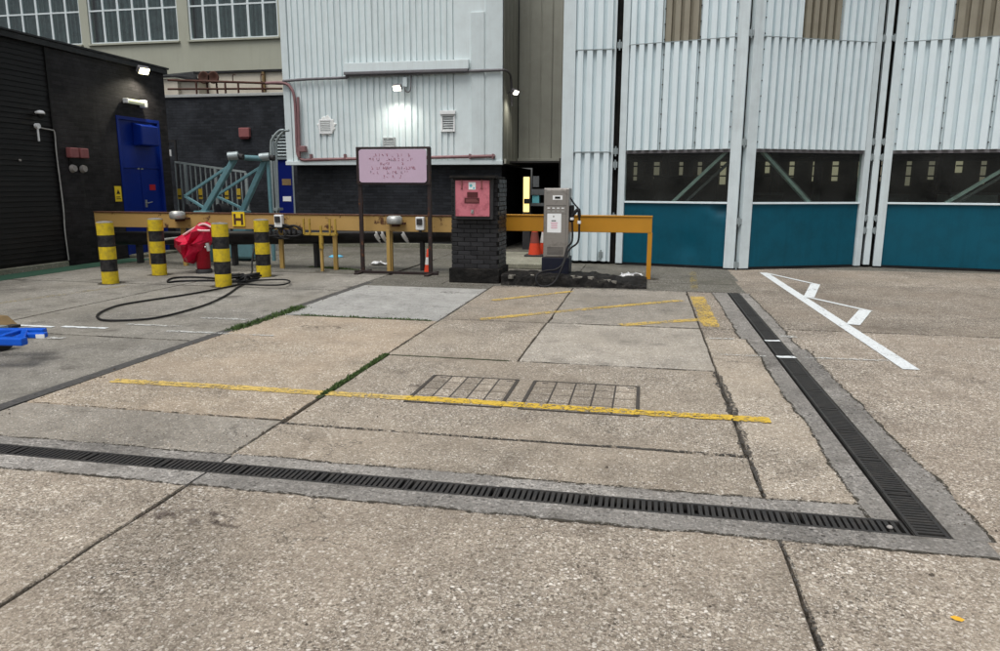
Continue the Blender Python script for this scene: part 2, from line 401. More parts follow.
ORG = {}
def tag(o, label=None, cat=None, group=None, kind=None):
    for k, v in (('label', label), ('category', cat), ('group', group), ('kind', kind)):
        if v: o[k] = v
    return o
def thing(name, loc, label, cat, group=None, local=False, rz=0):
    o = bpy.data.objects.new(name, None); col.objects.link(o); o.location = loc; o.empty_display_size = .1
    o.rotation_euler = (0, 0, rz)
    ORG[o] = Vector((0,0,0)) if local else Vector(loc)
    return tag(o, label, cat, group)
def build(name, mb, mat, parent=None, bevel=0, seg=2, fix=True):
    org = ORG.get(parent) if parent else None
    if org is None:
        xs = [v.x for v in mb.v]; ys = [v.y for v in mb.v]; zs = [v.z for v in mb.v]
        org = Vector(((min(xs)+max(xs))/2, (min(ys)+max(ys))/2, min(zs)))
    me = bpy.data.meshes.new(name); me.from_pydata([v-org for v in mb.v], [], mb.f)
    me.polygons.foreach_set('use_smooth', mb.sm)
    if fix:
        bm = bmesh.new(); bm.from_mesh(me); bmesh.ops.recalc_face_normals(bm, faces=bm.faces); bm.to_mesh(me); bm.free()
    me.materials.append(MATS[mat]); me.update()
    o = bpy.data.objects.new(name, me); col.objects.link(o)
    if parent: o.parent = parent; ORG[o] = org
    else: o.location = org; ORG[o] = org
    if bevel:
        b = o.modifiers.new('bevel', 'BEVEL'); b.width = bevel; b.segments = seg; b.limit_method = 'ANGLE'; b.angle_limit = radians(40)
    return o
def single(name, mb, mat, label, cat, group=None, bevel=0, kind=None): return tag(build(name, mb, mat, None, bevel), label, cat, group, kind)
def copy_tree(o, parent=None):
    c = o.copy(); col.objects.link(c); c.parent = parent
    for ch in o.children: copy_tree(ch, c)
    return c

# ================================================================== GROUND
ground = MB().quad((-150,-150,-.10),(150,-150,-.10),(150,150,-.10),(-150,150,-.10))
ground = build('yard_ground', ground, 'joint_earth'); ground['kind'] = 'structure'
ORG[ground] = Vector((0,0,-.10)); ground.location = (0,0,-.10); 
# (sheet built about its own centre, so the parent origin is the world origin at z -0.10)
rs = random.Random(3)
def slab(x0, x1, y0, y1, mat, jit=.006, ztop=None, name='slab', step=.14, zb=-.10, st=''):
    zt = -rs.uniform(0, .0025) if ztop is None else ztop
    pts = []; jit0 = jit
    def edge(ax, ay, bx, by, nx, ny, side):
        jit = .0012 if side in st else jit0
        L = math.hypot(bx-ax, by-ay); n = max(2, int(L/step)); ph = rs.uniform(0, 99)
        for i in range(n):
            t = i/n
            j = noise.noise(Vector((L*t*1.7+ph, 3.3, 1)))*jit*1.6+rs.uniform(-1, 1)*jit*.55
            if i == 0: j = 0
            if rs.random() < .03: j -= jit*3*rs.random()
            pts.append((ax+(bx-ax)*t+nx*j, ay+(by-ay)*t+ny*j))
    edge(x0,y0,x1,y0,0,-1,'S'); edge(x1,y0,x1,y1,1,0,'E'); edge(x1,y1,x0,y1,0,1,'N'); edge(x0,y1,x0,y0,-1,0,'W')
    n = len(pts); cx = (x0+x1)/2; cy = (y0+y1)/2
    ins = [(px+(.006 if px < cx else -.006), py+(.006 if py < cy else -.006)) for px, py in pts]
    m = MB(); vs_ = [(px,py,zb+.003) for px,py in pts]+[(px,py,zt-.007) for px,py in pts]+[(px,py,zt) for px,py in ins]
    fs = [(i,(i+1)%n,n+(i+1)%n,n+i) for i in range(n)]+[(n+i,n+(i+1)%n,2*n+(i+1)%n,2*n+i) for i in range(n)]+[list(range(2*n,3*n))]
    m.add(vs_, fs)
    return build(name, m, mat, ground)
def strip(name, pts, wid, mat, z=.0045, zb=-.02, jit=.2, step=.1, seed=1):
    r = random.Random(seed); L = []; R = []
    for k in range(len(pts)-1):
        a = Vector(pts[k]); b = Vector(pts[k+1]); d = (b-a); n = max(1, int(d.length/step)); d.normalize(); nn = Vector((-d.y, d.x))
        for i in range(n+(k == len(pts)-2)):
            p = a+(b-a)*(i/n); wl = wid/2*(1+r.uniform(-jit, jit)); wr = wid/2*(1+r.uniform(-jit, jit))
            L.append(p+nn*wl); R.append(p-nn*wr)
    m = MB(); n = len(L); vs_ = [(p.x,p.y,z) for p in L]+[(p.x,p.y,z) for p in R]+[(p.x,p.y,zb) for p in L]+[(p.x,p.y,zb) for p in R]
    fs = [(i, i+1, n+i+1, n+i) for i in range(n-1)]+[(2*n+i, 2*n+i+1, i+1, i) for i in range(n-1)]+[(n+i, n+i+1, 3*n+i+1, 3*n+i) for i in range(n-1)]
    m.add(vs_, fs); return m
g = .007
JL, JC, JR = -4.55, -2.41, .67      # long joints running away from the camera
# front row
for x0, x1, m in ((-11.2,-6.6,'aggregate_warm'),(-6.6,-2.39,'aggregate_warm'),(-2.39,.67,'aggregate_warm'),(.67,4.6,'aggregate_warm'),(4.6,9,'aggregate_warm')):
    slab(x0+g, x1-g, -.8, 3.29, m, ztop=-.0025)
    slab(x0+g, x1-g, -5, -.8-2*g, m)
# concrete round the drains
def surround(x0, x1, y0, y1, side, ph, amp=.03):
    """drain surround: straight along the channel, hand-trowelled wavy edge on the other side with a dirty crack beside it"""
    alongx = side in 'NS'; L = (x1-x0) if alongx else (y1-y0); n = int(L/.045); wav = []
    for i in range(n+1):
        t_ = L*i/n; wv_ = amp*noise.noise(Vector((t_*1.3, ph, .5)))+amp*.55*noise.noise(Vector((t_*5, ph, 9)))+rs.uniform(-.004, .004)
        if alongx: wav.append((x0+t_, (y1+wv_) if side == 'N' else (y0+wv_)))
        else: wav.append(((x1+wv_) if side == 'E' else (x0+wv_), y0+t_))
    base = {'N': [(x1,y0),(x0,y0)], 'S': [(x1,y1),(x0,y1)], 'E': [(x0,y1),(x0,y0)], 'W': [(x1,y1),(x1,y0)]}[side]
    out_ = wav+base; m_ = MB(); k_ = len(out_)
    m_.add([(a,b,.0008) for a,b in out_]+[(a,b,-.06) for a,b in out_], [list(range(k_))]+[(q,(q+1)%k_,k_+(q+1)%k_,k_+q) for q in range(k_)])
    build('drain_surround', m_, 'concrete_surround', ground)
    build('joint_dirt_and_contact_shade', strip('joint_dirt_and_contact_shade', wav, .020, 'joint_dirt_and_contact_shade', .0022, .0012, jit=.8, seed=int(ph*10), step=.05), 'joint_dirt_and_contact_shade', ground)
surround(-11.2, -2.395, 3.255, 3.425, 'S', 1.1, .02); surround(-2.38, 1.60, 3.255, 3.425, 'S', 2.3, .024)
surround(-11.2, -2.395, 3.575, 3.715, 'N', 3.7, .02); surround(-2.38, 1.13, 3.575, 3.715, 'N', 4.9, .024)
surround(1.13, 1.275, 3.575, 7.9, 'W', 5.3, .035); surround(1.06, 1.275, 7.905, 11.42, 'W', 6.1, .03)
surround(1.465, 1.63, 3.43, 7.5, 'E', 7.7, .04); surround(1.465, 1.60, 7.505, 11.42, 'E', 8.9, .035)
# left of the centre joint
slab(JL+.035, JC-g, 3.69, 4.36, 'concrete_grey'); slab(JL+.035, JC-g, 4.375, 8.19, 'aggregate_tan'); slab(JL+.035, JC-.012, 8.205, 11.02, 'concrete_pale')
slab(JL+.035, JC-g, 11.03, 11.44, 'concrete_back')
# between centre and right joint
slab(JC+g, JR-g, 3.69, 4.30, 'aggregate_mid'); slab(JC+.03, JR-.02, 4.325, 6.39, 'aggregate_mid')
slab(JC+g, -1.125, 6.41, 8.34, 'aggregate_mid'); slab(-1.11, JR-g, 6.41, 8.36, 'concrete_grey')
slab(JC+g, -1.11, 8.36, 11.44, 'aggregate_mid'); slab(-1.095, JR-g, 8.38, 11.44, 'concrete_grey')
# narrow strip beside the right drain
slab(JR+g, 1.20, 3.70, 7.9, 'aggregate_mid', ztop=-.0025); slab(JR+g, 1.20, 7.92, 11.42, 'aggregate_right')
# right-hand yard
for x0, x1 in ((1.55, 6.1),(6.1,11)):
    slab(x0+g, x1-g, 3.305, 8.55, 'aggregate_right'); slab(x0+g, x1-g, 8.57, 12.9, 'aggregate_right'); slab(x0+g, x1-g, 12.92, 15.2, 'aggregate_right')
# left yard
for x0, x1 in ((-11.35,-7.42),(-7.42,JL-.07)):
    slab(x0+g, x1-g, 3.69, 6.55, 'concrete_left'); slab(x0+g, x1-g, 6.57, 10.35, 'concrete_left'); slab(x0+g, x1-g, 10.37, 12.4, 'concrete_left')
    slab(x0+g, x1-g, 12.42, 15.4, 'concrete_back')
slab(JL+.0, -1.2, 12.42, 15.4, 'concrete_back'); slab(JL-.05, -3.3, 11.46, 12.40, 'concrete_back'); slab(-1.19, 1.63, 11.47, 15.2, 'concrete_back')
slab(-3.29, -1.2, 11.47, 12.40, 'concrete_back')
for x0, x1 in ((-14,-9),(-9,-4.6),(-4.6,-1.78)): slab(x0+g, x1-g, 15.42, 24, 'concrete_back')
for x0, x1 in ((-1.75, 8),(8, 24)): slab(x0+g, x1-g, 15.22, 44, 'concrete_back')
# tar bands and moss in joints
for k, (pts, wd, mt, z, jt) in enumerate((([(-4.59,3.74),(-4.555,7.1)], .12, 'tar', .002, .10), ([(-4.555,7.1),(-4.54,11.4)], .10, 'tar', .0015, .2),
        ([(.655,6.42),(.675,5.6),(.668,4.36)], .065, 'tar_worn', .003, .5), ([(.672,4.36),(.67,3.73)], .026, 'tar_worn', .003, .6),
        ([(-2.40,4.312),(-.6,4.312),(.67,4.325)], .024, 'tar_worn', .003, .5), ([(-3.3,11.455),(1.5,11.455)], .05, 'tar', -.004, .1),
        ([(.672,3.24),(.68,2.2),(.67,1)], .020, 'tar_worn', .003, .6), ([(1.64,3.285),(5,3.285)], .03, 'tar_worn', .003, .5))):
    build('tar_joint', strip('tar_joint', pts, wd, mt, z, jit=jt, seed=2+k, step=.06), mt, ground)
for k, (pts, wd) in enumerate((([(JC,3.74),(JC,11.4)], .034), ([(-4.45,4.367),(-2.42,4.367)], .026), ([(-2.40,6.40),(.66,6.40)], .034), ([(-4.45,8.198),(-2.42,8.198)], .04), ([(-2.40,8.35),(-1.12,8.35)], .03), ([(-1.1,8.37),(1.04,8.40)], .05),
        ([(-1.117,6.42),(-1.105,8.35),(-1.10,11.4)], .026), 
        ([(1.65,8.56),(6,8.56)], .035), ([(-7.42,3.8),(-7.42,12.4)], .05), ([(-11.2,6.56),(-4.65,6.56)], .04), ([(-11.2,10.36),(-4.65,10.36)], .06), ([(-2.39,3.24),(-2.39,.8)], .022), ([(.67,6.4),(.67,11.4)], .035), ([(-9,12.41),(1.5,12.41)], .05))):
    build('joint_dirt_and_contact_shade', strip('joint_dirt_and_contact_shade', pts, wd*.6, 'joint_dirt_and_contact_shade', .0022, .0012, jit=.6, seed=200+k, step=.05), 'joint_dirt_and_contact_shade', ground)
build('moss_joint', strip('moss_joint', [(-2.41,4.9),(-2.41,6.45)], .04, 'moss', .004, seed=11, jit=.5, step=.05), 'moss', ground)
build('moss_joint', strip('moss_joint', [(-4.50,7.2),(-4.48,8.7)], .09, 'moss', .004, seed=12, jit=.6, step=.05), 'moss', ground)
build('moss_joint', strip('moss_joint', [(-4.3,8.197),(-2.5,8.197)], .035, 'moss', .003, seed=13, jit=.8, step=.05), 'moss', ground)
build('moss_joint', strip('moss_joint', [(-2.35,6.4),(-1.2,6.4)], .025, 'moss', .001, seed=14, jit=.8, step=.05), 'moss', ground)

def grass(name, pts, n, spread, h, label, seed):
    r = random.Random(seed); m = MB()
    for _ in range(n):
        k = r.randrange(len(pts)-1); t = r.random(); a = Vector(pts[k]); b = Vector(pts[k+1])
        c = a+(b-a)*t; clump = .5+.5*noise.noise(Vector((c.x*5, c.y*5, seed)))
        if r.random() > clump+.25: continue
        x = c.x+r.gauss(0, spread); y = c.y+r.gauss(0, spread*.6); hh = h*(.4+r.random())*(.4+clump)
        an = r.uniform(0, 2*pi); wd = .004+.004*r.random(); lx, ly = r.gauss(0, hh*.6), r.gauss(0, hh*.6)
        dx, dy = cos(an)*wd, sin(an)*wd
        m.add([(x-dx,y-dy,0),(x+dx,y+dy,0),(x+lx*.4+dx*.7,y+ly*.4+dy*.7,hh*.65),(x+lx*.4-dx*.7,y+ly*.4-dy*.7,hh*.65),(x+lx,y+ly,hh)], [(0,1,2,3),(3,2,4)])
    o = build(name, m, 'grass', None, fix=False); tag(o, label, 'grass', None, 'stuff')
grass('grass', [(-2.41,5.0),(-2.41,6.4)], 1900, .014, .017, 'low green grass growing in the centre slab joint', 21)
grass('grass', [(-4.52,7.1),(-4.48,8.8)], 1500, .04, .032, 'green weeds along the dark left joint', 22)
grass('grass', [(-4.2,8.2),(-2.5,8.2)], 500, .018, .022, 'sparse grass along the near edge of the pale slab', 23)
grass('grass', [(-6.6,13.3),(-5.4,13.0)], 900, .05, .03, 'thin weeds under the long yellow barrier', 24)

# ------------------------------------------------------------------ painted markings
def mark(name, pts, wid, mat, label, z=.004, seed=1, jit=.16):
    m = strip(name, pts, wid, mat, z, z-.001, jit, .045, seed)
    o = build(name, m, mat); o['kind'] = 'structure'; o['label'] = label
    return o
mark('yellow_line', [(-4.30,5.02),(-3.2,5.04),(-1.75,5.05)], .115, 'paint_yellow_soft', 'worn yellow line on the left slabs', seed=31)
mark('yellow_line', [(-1.75,5.05),(.1,5.05),(.91,5.06)], .118, 'paint_yellow', 'yellow line crossing the two access covers', z=.0065, seed=32)
mark('yellow_line', [(-2.1,9.9),(-1.08,11.05)], .11, 'paint_yellow_worn', 'short faded yellow diagonal nearest the brick pillar', seed=33)
mark('yellow_line', [(-1.95,8.40),(-.99,9.24),(.56,10.50)], .13, 'paint_yellow_worn', 'long faded yellow diagonal across the slabs', seed=34)
mark('yellow_line', [(-.24,8.40),(.64,8.94),(.88,9.2)], .15, 'paint_yellow_worn', 'short yellow diagonal ending at the small yellow bracket', seed=35)
mark('yellow_line', [(.80,10.9),(.80,8.5)], .20, 'paint_yellow_worn', 'broad worn yellow bar beside the right drain', z=.0065, seed=36)
mark('yellow_line', [(.93,14.2),(.80,11.6)], .12, 'paint_yellow_ghost', 'ghost of a yellow line before the teal doors', seed=37)
mark('yellow_line', [(-8.9,7.2),(-8.2,10.1)], .09, 'paint_yellow_ghost', 'ghost of a yellow line near the black lodge', seed=38)
mark('white_line', [(2.25,14.35),(2.39,6.83)], .145, 'paint_white', 'long white line pointing at the teal doors', seed=39, jit=.03)
mark('white_line', [(2.30,14.25),(2.88,12.72)], .07, 'paint_white', 'thin side of the far white triangle', z=.0065, seed=40, jit=.04)
mark('white_line', [(2.84,12.76),(2.42,11.2)], .15, 'paint_white', 'thick side of the far white triangle', z=.0085, seed=41, jit=.04)
mark('white_line', [(2.36,11.3),(2.96,10.08)], .07, 'paint_white', 'thin side of the near white triangle', z=.0065, seed=42, jit=.04)
mark('white_line', [(2.90,10.12),(2.46,9.0)], .15, 'paint_white', 'thick side of the near white triangle', z=.0085, seed=43, jit=.04)
for i, (x0, x1, y, ms, wd) in enumerate(((.72,.98,7.84,'paint_white_ghost',.05),(1.29,1.45,7.84,'paint_white',.06),(1.5,1.66,8.1,'paint_white_ghost',.09),(.75,1.2,7.07,'paint_white_ghost',.04),(1.29,1.46,7.08,'paint_white',.075),(1.55,2.3,7.12,'paint_white_ghost',.05),
        (-6.52,-5.95,6.92,'paint_white',.07),(-7.15,-6.6,6.86,'paint_white',.07),(-6.35,-6.0,6.35,'paint_white_ghost',.09),(-5.3,-4.7,7.75,'paint_white_ghost',.08),(-5.2,-4.4,6.95,'paint_white_ghost',.07),(-5.9,-5.2,7.2,'paint_white_ghost',.06),(-4.35,-3.9,6.95,'paint_white_ghost',.06))):
    mark('white_dash', [(x0,y),(x1,y+.02)], wd, ms, ['short white dash on the slabs near the right drain', 'white dash painted across the right drain, far one', 'small white dab beyond the right drain', 'thin white dash short of the right drain', 'white dash painted across the right drain, near one', 'faint white dash right of the drain', 'white dash nearest the blue trolley tip, right of two', 'white dash behind the blue trolley', 'white smear beyond the blue trolley tip', 'white dash by the weeds in the left joint', 'faint white dash crossing the dark left joint', 'faint white dash in the left yard', 'faint white dash on the tan slab'][i], z=.0062, seed=50+i, jit=.3)
mark('green_strip', [(-11.0,4),(-11.0,12.6),(-10.95,14.0)], .62, 'paint_green', 'green painted strip along the lodge wall', z=.005, seed=70, jit=.04)
for i, (x, y, sx, sy) in enumerate(((-1.95,2.88,.14,.05),(-3.6,7.55,.3,.12),(-1.75,5.42,.12,.08),(-2.9,10.5,.2,.12),(-2.15,2.9,.3,.10))):
    n = 16; pts = [(x+sx*cos(2*pi*k/n)*rs.uniform(.7,1.1), y+sy*sin(2*pi*k/n)*rs.uniform(.7,1.1)) for k in range(n)]
    o = build('stain', MB().add([(a,b,.005) for a,b in pts], [list(range(n))]), 'oil_stain', ground)

# ------------------------------------------------------------------ drains
def grate_mesh(L=.5, wd=.15):
    m = MB(); z0, z1 = -.03, .003
    m.box(0,L-.004,0,.016,z0,z1); m.box(0,L-.004,wd-.016,wd,z0,z1); m.box(0,.014,.016,wd-.016,z0,z1-.001); m.box(L-.018,L-.004,.016,wd-.016,z0,z1-.001)
    n = 15; p = (L-.032)/n
    for i in range(1, n): m.box(.014+i*p-.0095,.014+i*p+.0095,.016,wd-.016,z0,z1-.001)
    m.box(.014,L-.018,wd/2-.003,wd/2+.003,z0,z0+.008)
    return m
def drain(label, x, y, n, along_x):
    t = thing('drain_channel', (x,y,0), label, 'drain', local=True)
    ch = MB()
    L = n*.5
    if along_x: ch.box(0,L,-.004,.006,-.095,-.004).box(0,L,.144,.154,-.095,-.004).box(0,L,-.004,.154,-.099,-.092)
    else: ch.box(-.154,-.144,0,L,-.095,-.004).box(-.006,.004,0,L,-.095,-.004).box(-.154,.004,0,L,-.099,-.092)
    build('channel_wall', ch, 'iron_grate', t)
    first = None
    for i in range(n):
        if first is None: o = build('grate', grate_mesh(), 'iron_grate', t, fix=True); first = o
        else: o = first.copy(); col.objects.link(o); o.parent = t
        if along_x: o.location = (i*.5, 0, -rs.uniform(0,.002))
        else: o.location = (0, i*.5, -rs.uniform(0,.002)); o.rotation_euler = (0,0,pi/2)
        o.rotation_euler.x = rs.uniform(-.01,.01) if along_x else 0
    return t
drain('black slotted drain running across the yard in the foreground', 1.285-21*.5, 3.425, 21, True)
drain('black slotted drain running away along the right side', 1.452, 3.43, 16, False)

# ------------------------------------------------------------------ access covers
def cover(x0, x1, y0, y1, label):
    t = thing('access_cover', ((x0+x1)/2,(y0+y1)/2,0), label, 'manhole cover')
    m = MB(); z = .0045
    m.box(x0,x1,y0,y0+.022,.001,z).box(x0,x1,y1-.02,y1,.001,z).box(x0,x0+.028,y0+.022,y1-.02,.001,z).box(x1-.028,x1,y0+.022,y1-.02,.001,z)
    build('frame', m, 'cover_bar', t)
    n = 5; p = (x1-x0-.07)/n
    for i in range(n):
        a = x0+.035+i*p
        if i: build('divider_bar', MB().box(a-.006,a+.006,y0+.022,y1-.02,.001,z-.001), 'cover_bar', t)
        build('infill', MB().box(a+.007,a+p-.007,y0+.023,y1-.021,.0005,.0022), 'aggregate_mid', t)
    for k in range(1,4):
        yy = y0+(y1-y0)*k/4
        build('rib', MB().box(x0+.036,x1-.036,yy-.0025,yy+.0025,.0023,.0036), 'cover_bar', t)
    for xx in (x0+.08, x1-.1): build('key_slot', MB().box(xx,xx+.05,y1-.075,y1-.06,.0023,.004), 'iron_grate', t)
cover(-1.74,-.985,4.955,5.755,'left recessed access cover with worn paint across it')
cover(-.865,.012,4.955,5.755,'right recessed access cover with thick dark edges')

# ================================================================== LODGE (black building, left)
LX = -11.4
lodge = thing('brick_lodge', (-14, 9, 0), 'low black brick lodge on the left with dark boarding', 'building')
DY0, DY1, DZ = 14.18, 15.60, 3.10
m = MB().box(-17,LX,12.43,DY0,-.09,4.2).box(-17,LX,DY1,15.92,-.09,4.2).box(-17,LX,DY0,DY1,DZ,4.2).box(-17,LX-.12,DY0,DY1,-.09,DZ-.002)
build('wall', m, 'black_brick', lodge)
build('side_wall', MB().box(-17,LX-.03,1.5,12.429,-.09,4.2), 'boarding_black', lodge)
m = MB(); r_ = random.Random(5); z = .16
while z < 4.15:
    dx = r_.uniform(-.003,.003)
    m.add([(LX-.03,1.5,z),(LX-.03,12.41,z),(LX-.03,12.41,z+.09),(LX-.03,1.5,z+.09),(LX-.004+dx,1.5,z+.002),(LX-.004+dx,12.41,z+.002),(LX-.018+dx,12.41,z+.09),(LX-.018+dx,1.5,z+.09)],
          [(0,3,2,1),(4,5,6,7),(0,1,5,4),(3,7,6,2),(1,2,6,5),(0,4,7,3)]); z += .0945
b = build('boarding', m, 'boarding_black', lodge); b['kind'] = 'stuff'
build('threshold', MB().box(LX-.03,LX+.05,1.5,12.40,-.05,.10), 'step_concrete', lodge, .01)
build('cover_strip', MB().box(LX,LX+.02,12.40,12.43,.1,4.19), 'boarding_black', lodge)
m = MB().box(-17,LX+.07,1.4,15.99,4.2,4.31).box(-17,LX+.10,1.4,16.02,4.31,4.35)
rf = build('roof', m, 'fascia_black', lodge, .006)
build('roof_felt', MB().box(-16.9,LX-.05,1.5,15.8,4.35,4.37), 'soffit_dark', rf)
# blue door with canopy hood
d = build('door', MB().box(LX-.10,LX-.05,DY0+.07,DY1-.07,.06,1.98), 'door_blue', lodge, .004)
build('frame', MB().box(LX-.119,LX+.02,DY0,DY0+.07,0,DZ).box(LX-.119,LX+.02,DY1-.07,DY1,0,DZ).box(LX-.118,LX+.018,DY0+.07,DY1-.07,DZ-.07,DZ).box(LX-.118,LX-.03,DY0+.07,DY1-.07,1.985,2.03), 'door_blue', d, .004)
build('upper_panel', MB().box(LX-.10,LX-.045,DY0+.07,DY1-.07,2.03,DZ-.07), 'door_blue', d)
build('leaf_seam', MB().box(LX-.052,LX-.044,14.87,14.885,.06,1.98), 'door_blue_dark', d)
hd = MB(); y0, y1 = 14.72, 15.30
hd.add([(LX-.045,y0,2.48),(LX-.045,y1,2.48),(LX-.045,y1,3.0),(LX-.045,y0,3.0),(LX+.2,y0,2.50),(LX+.2,y1,2.50),(LX+.2,y1,2.93),(LX+.2,y0,2.93)],
       [(0,1,2,3),(4,7,6,5),(0,4,5,1),(3,2,6,7),(0,3,7,4),(1,5,6,2)])
build('canopy_hood', hd, 'door_blue', d, .02)
build('handle', MB().cyl((LX-.05,14.98,1.20),(LX+.02,14.98,1.20),.014).cyl((LX+.015,14.98,1.20),(LX+.015,15.12,1.22),.011).box(LX-.05,LX-.035,14.95,15.01,1.1,1.27), 'steel_bright', d)
build('lock', MB().box(LX-.05,LX-.03,14.78,14.84,1.96,2.0).box(LX-.05,LX-.03,14.9,14.96,1.96,2.0), 'steel_bright', d)
build('red_sign', MB().box(LX-.05,LX-.043,15.15,15.35,1.49,1.62), 'sign_red', d)
build('step', MB().box(LX-.1,LX+.25,DY0,DY1,.004,.06), 'step_concrete', lodge, .01)
def wsign(name, y0, y1, z0, z1, label):
    t = thing(name, (LX+.008,(y0+y1)/2,z0), label, 'sign')
    build('plate', MB().box(LX+.001,LX+.008,y0,y1,z0,z1), 'sign_yellow', t, .002)
    c = (y0+y1)/2; zz = z0+(z1-z0)*.62; s = (y1-y0)*.30
    build('pictogram', MB().add([(LX+.0095,c-s,zz-s*.7),(LX+.0095,c+s,zz-s*.7),(LX+.0095,c,zz+s)], [(0,1,2)]), 'letter_black', t)
    build('text_line', MB().box(LX+.008,LX+.0095,y0+.03,y1-.03,z0+.05,z0+.065).box(LX+.008,LX+.0095,y0+.03,y1-.05,z0+.09,z0+.105), 'letter_black', t)
wsign('warning_sign', 13.93, 14.13, 1.25, 1.58, 'upright yellow warning sign beside the blue lodge door')
# lamps on lodge
def lamp_light(parent, kind, loc, energy, color, aim, size=.15, spot=100, blend=.6):
    l = bpy.data.lights.new('lamp_light', kind); l.energy = energy; l.color = color
    if kind == 'SPOT': l.spot_size = radians(spot); l.spot_blend = blend; l.shadow_soft_size = size
    elif kind == 'AREA': l.size = size
    o = bpy.data.objects.new('lamp_light', l); col.objects.link(o); o.parent = parent
    o.location = Vector(loc)-ORG[parent]; o.rotation_euler = (Vector(aim)-Vector(loc)).to_track_quat('-Z','Y').to_euler()
def floodlight(loc, out, label, warm=False, r=.13, energy=25):
    """round-cornered flood: housing, rim, glowing lens tilted down and outwards, arm back to wall"""
    loc = Vector(loc); out = Vector(out).normalized()
    t = thing('floodlight', loc, label, 'floodlight')
    face = (out+Vector((0,0,-.75))).normalized()
    build('housing', MB().bar(loc-face*.10, loc, r*2.3, r*1.5), 'pipe_grey', t, .02)
    build('lens', MB().bar(loc+face*.001, loc+face*.02, r*2.05, r*1.3), 'lamp_glow_warm' if warm else 'lamp_glow', t, .015)
    build('arm', MB().tube([loc-face*.1, loc-face*.1-out*.1+Vector((0,0,-.02)), loc-out*.26+Vector((0,0,-.02))], .014), 'pipe_grey', t)
    lamp_light(t, 'SPOT', loc+face*.06, energy, (1,.93,.74) if warm else (1,.96,.85), loc+Vector((out.x*.25,out.y*.25,-1)), .06, 150, .8)
floodlight((LX+.22,14.95,4.12), (1,-.35,0), 'glaring floodlight under the eaves of the black lodge', True, .11, 110)
t = thing('bulkhead_light', (LX,14.72,3.38), 'pale tubular bulkhead light above the blue lodge door', 'light')
build('diffuser', MB().cyl((LX+.10,14.45,3.43),(LX+.10,14.98,3.43),.05), 'tube_dim', t)
build('end_cap', MB().box(LX+.0,LX+.16,14.98,15.06,3.34,3.5), 'sign_white', t, .01); build('end_cap', MB().box(LX+.03,LX+.15,14.41,14.45,3.38,3.48), 'sign_white', t, .01)
build('back_plate', MB().box(LX+.001,LX+.05,14.45,14.98,3.40,3.46), 'sign_white', t)
# paired alarm sounders
t = thing('alarm_sounder', (LX,12.95,1.9), 'two faded red alarm boxes over two grey bells on the lodge', 'alarm')
for yy in (12.78,13.05):
    build('alarm_box', MB().box(LX+.001,LX+.12,yy-.11,yy+.11,2.14,2.34), 'faded_red', t, .02)
    build('bell', MB().xform(Matrix.Identity(4)).cyl((LX+.02,yy,1.93),(LX+.09,yy,1.93),.085,.06), 'bell_grey', t)
build('bracket', MB().box(LX+.001,LX+.05,12.75,13.1,2.03,2.07).box(LX+.001,LX+.03,12.72,13.12,1.98,2.15), 'letter_black', t)
# dome camera and conduit
t = thing('dome_camera', (LX,12.05,2.86), 'small white topped dome camera on the black lodge', 'camera')
build('cap', MB().lathe([(0,.07),(.05,.06),(.075,.03),(.078,0),(0,0)], (LX+.10,12.05,2.92)), 'sign_white', t)
build('dome', MB().lathe([(.065,0),(.06,-.04),(.035,-.075),(0,-.085)], (LX+.10,12.05,2.918)), 'black_rubber', t)
build('arm', MB().cyl((LX,12.05,2.95),(LX+.06,12.05,2.95),.025), 'sign_white', t)
pts = [(LX+.03,12.02,2.68),(LX+.03,12.2,2.66),(LX+.03,12.34,2.65),(LX+.045,12.40,2.6),(LX+.045,12.39,2.2),(LX+.045,12.41,1.2),(LX+.045,12.385,.7),(LX+.045,12.40,.12)]
t = thing('conduit', (LX,12.40,.1), 'thin white conduit running down the lodge wall', 'conduit')
build('pipe', MB().tube(pts, .012), 'conduit_white', t); build('junction_box', MB().cyl((LX+.0,12.02,2.70),(LX+.06,12.02,2.70),.05), 'sign_white', t)
build('drop_lead', MB().cyl((LX+.03,12.02,2.66),(LX+.03,12.02,2.42),.018), 'sign_white', t)
single('wall_button', MB().cyl((LX+.0,11.55,2.05),(LX+.03,11.55,2.05),.02), 'bell_grey', 'tiny pale round stud on the black boarding', 'stud')

# ================================================================== BACK WALL, RAILING
BY = 19.5
bw = thing('boundary_wall', (-12,BY,0), 'dark brick wall with pale coping behind the railing', 'wall')
build('wall', MB().box(-19,-10.62,BY,BY+.3,-.09,4.12).box(-10.0,-9.3,BY,BY+.3,-.09,4.12).box(-10.62,-10.0,BY,BY+.3,3.05,4.12).box(-10.62,-10.0,BY+.1,BY+.3,-.09,3.049), 'blue_black_brick', bw)
build('coping', MB().box(-19,-9.3,BY-.05,BY+.35,4.12,4.20), 'aluminium', bw, .006)
d = build('door', MB().box(-10.57,-10.05,BY+.04,BY+.09,.05,2.35), 'door_blue_dark', bw)
build('frame', MB().box(-10.62,-10.57,BY-.01,BY+.1,0,3.04).box(-10.05,-10.0,BY-.01,BY+.1,0,3.04).box(-10.57,-10.05,BY-.01,BY+.1,2.35,2.42).box(-10.57,-10.05,BY-.01,BY+.1,2.99,3.04), 'galvanised', d)
for k in range(6): build('louvre_slat', MB().add([(-10.56,BY,2.46+k*.09),(-10.06,BY,2.46+k*.09),(-10.06,BY+.05,2.52+k*.09),(-10.56,BY+.05,2.52+k*.09),(-10.56,BY+.004,2.455+k*.09),(-10.06,BY+.004,2.455+k*.09),(-10.06,BY+.054,2.515+k*.09),(-10.56,BY+.054,2.515+k*.09)],[(0,1,2,3),(7,6,5,4),(0,4,5,1),(3,2,6,7),(0,3,7,4),(1,5,6,2)]), 'galvanised', d)
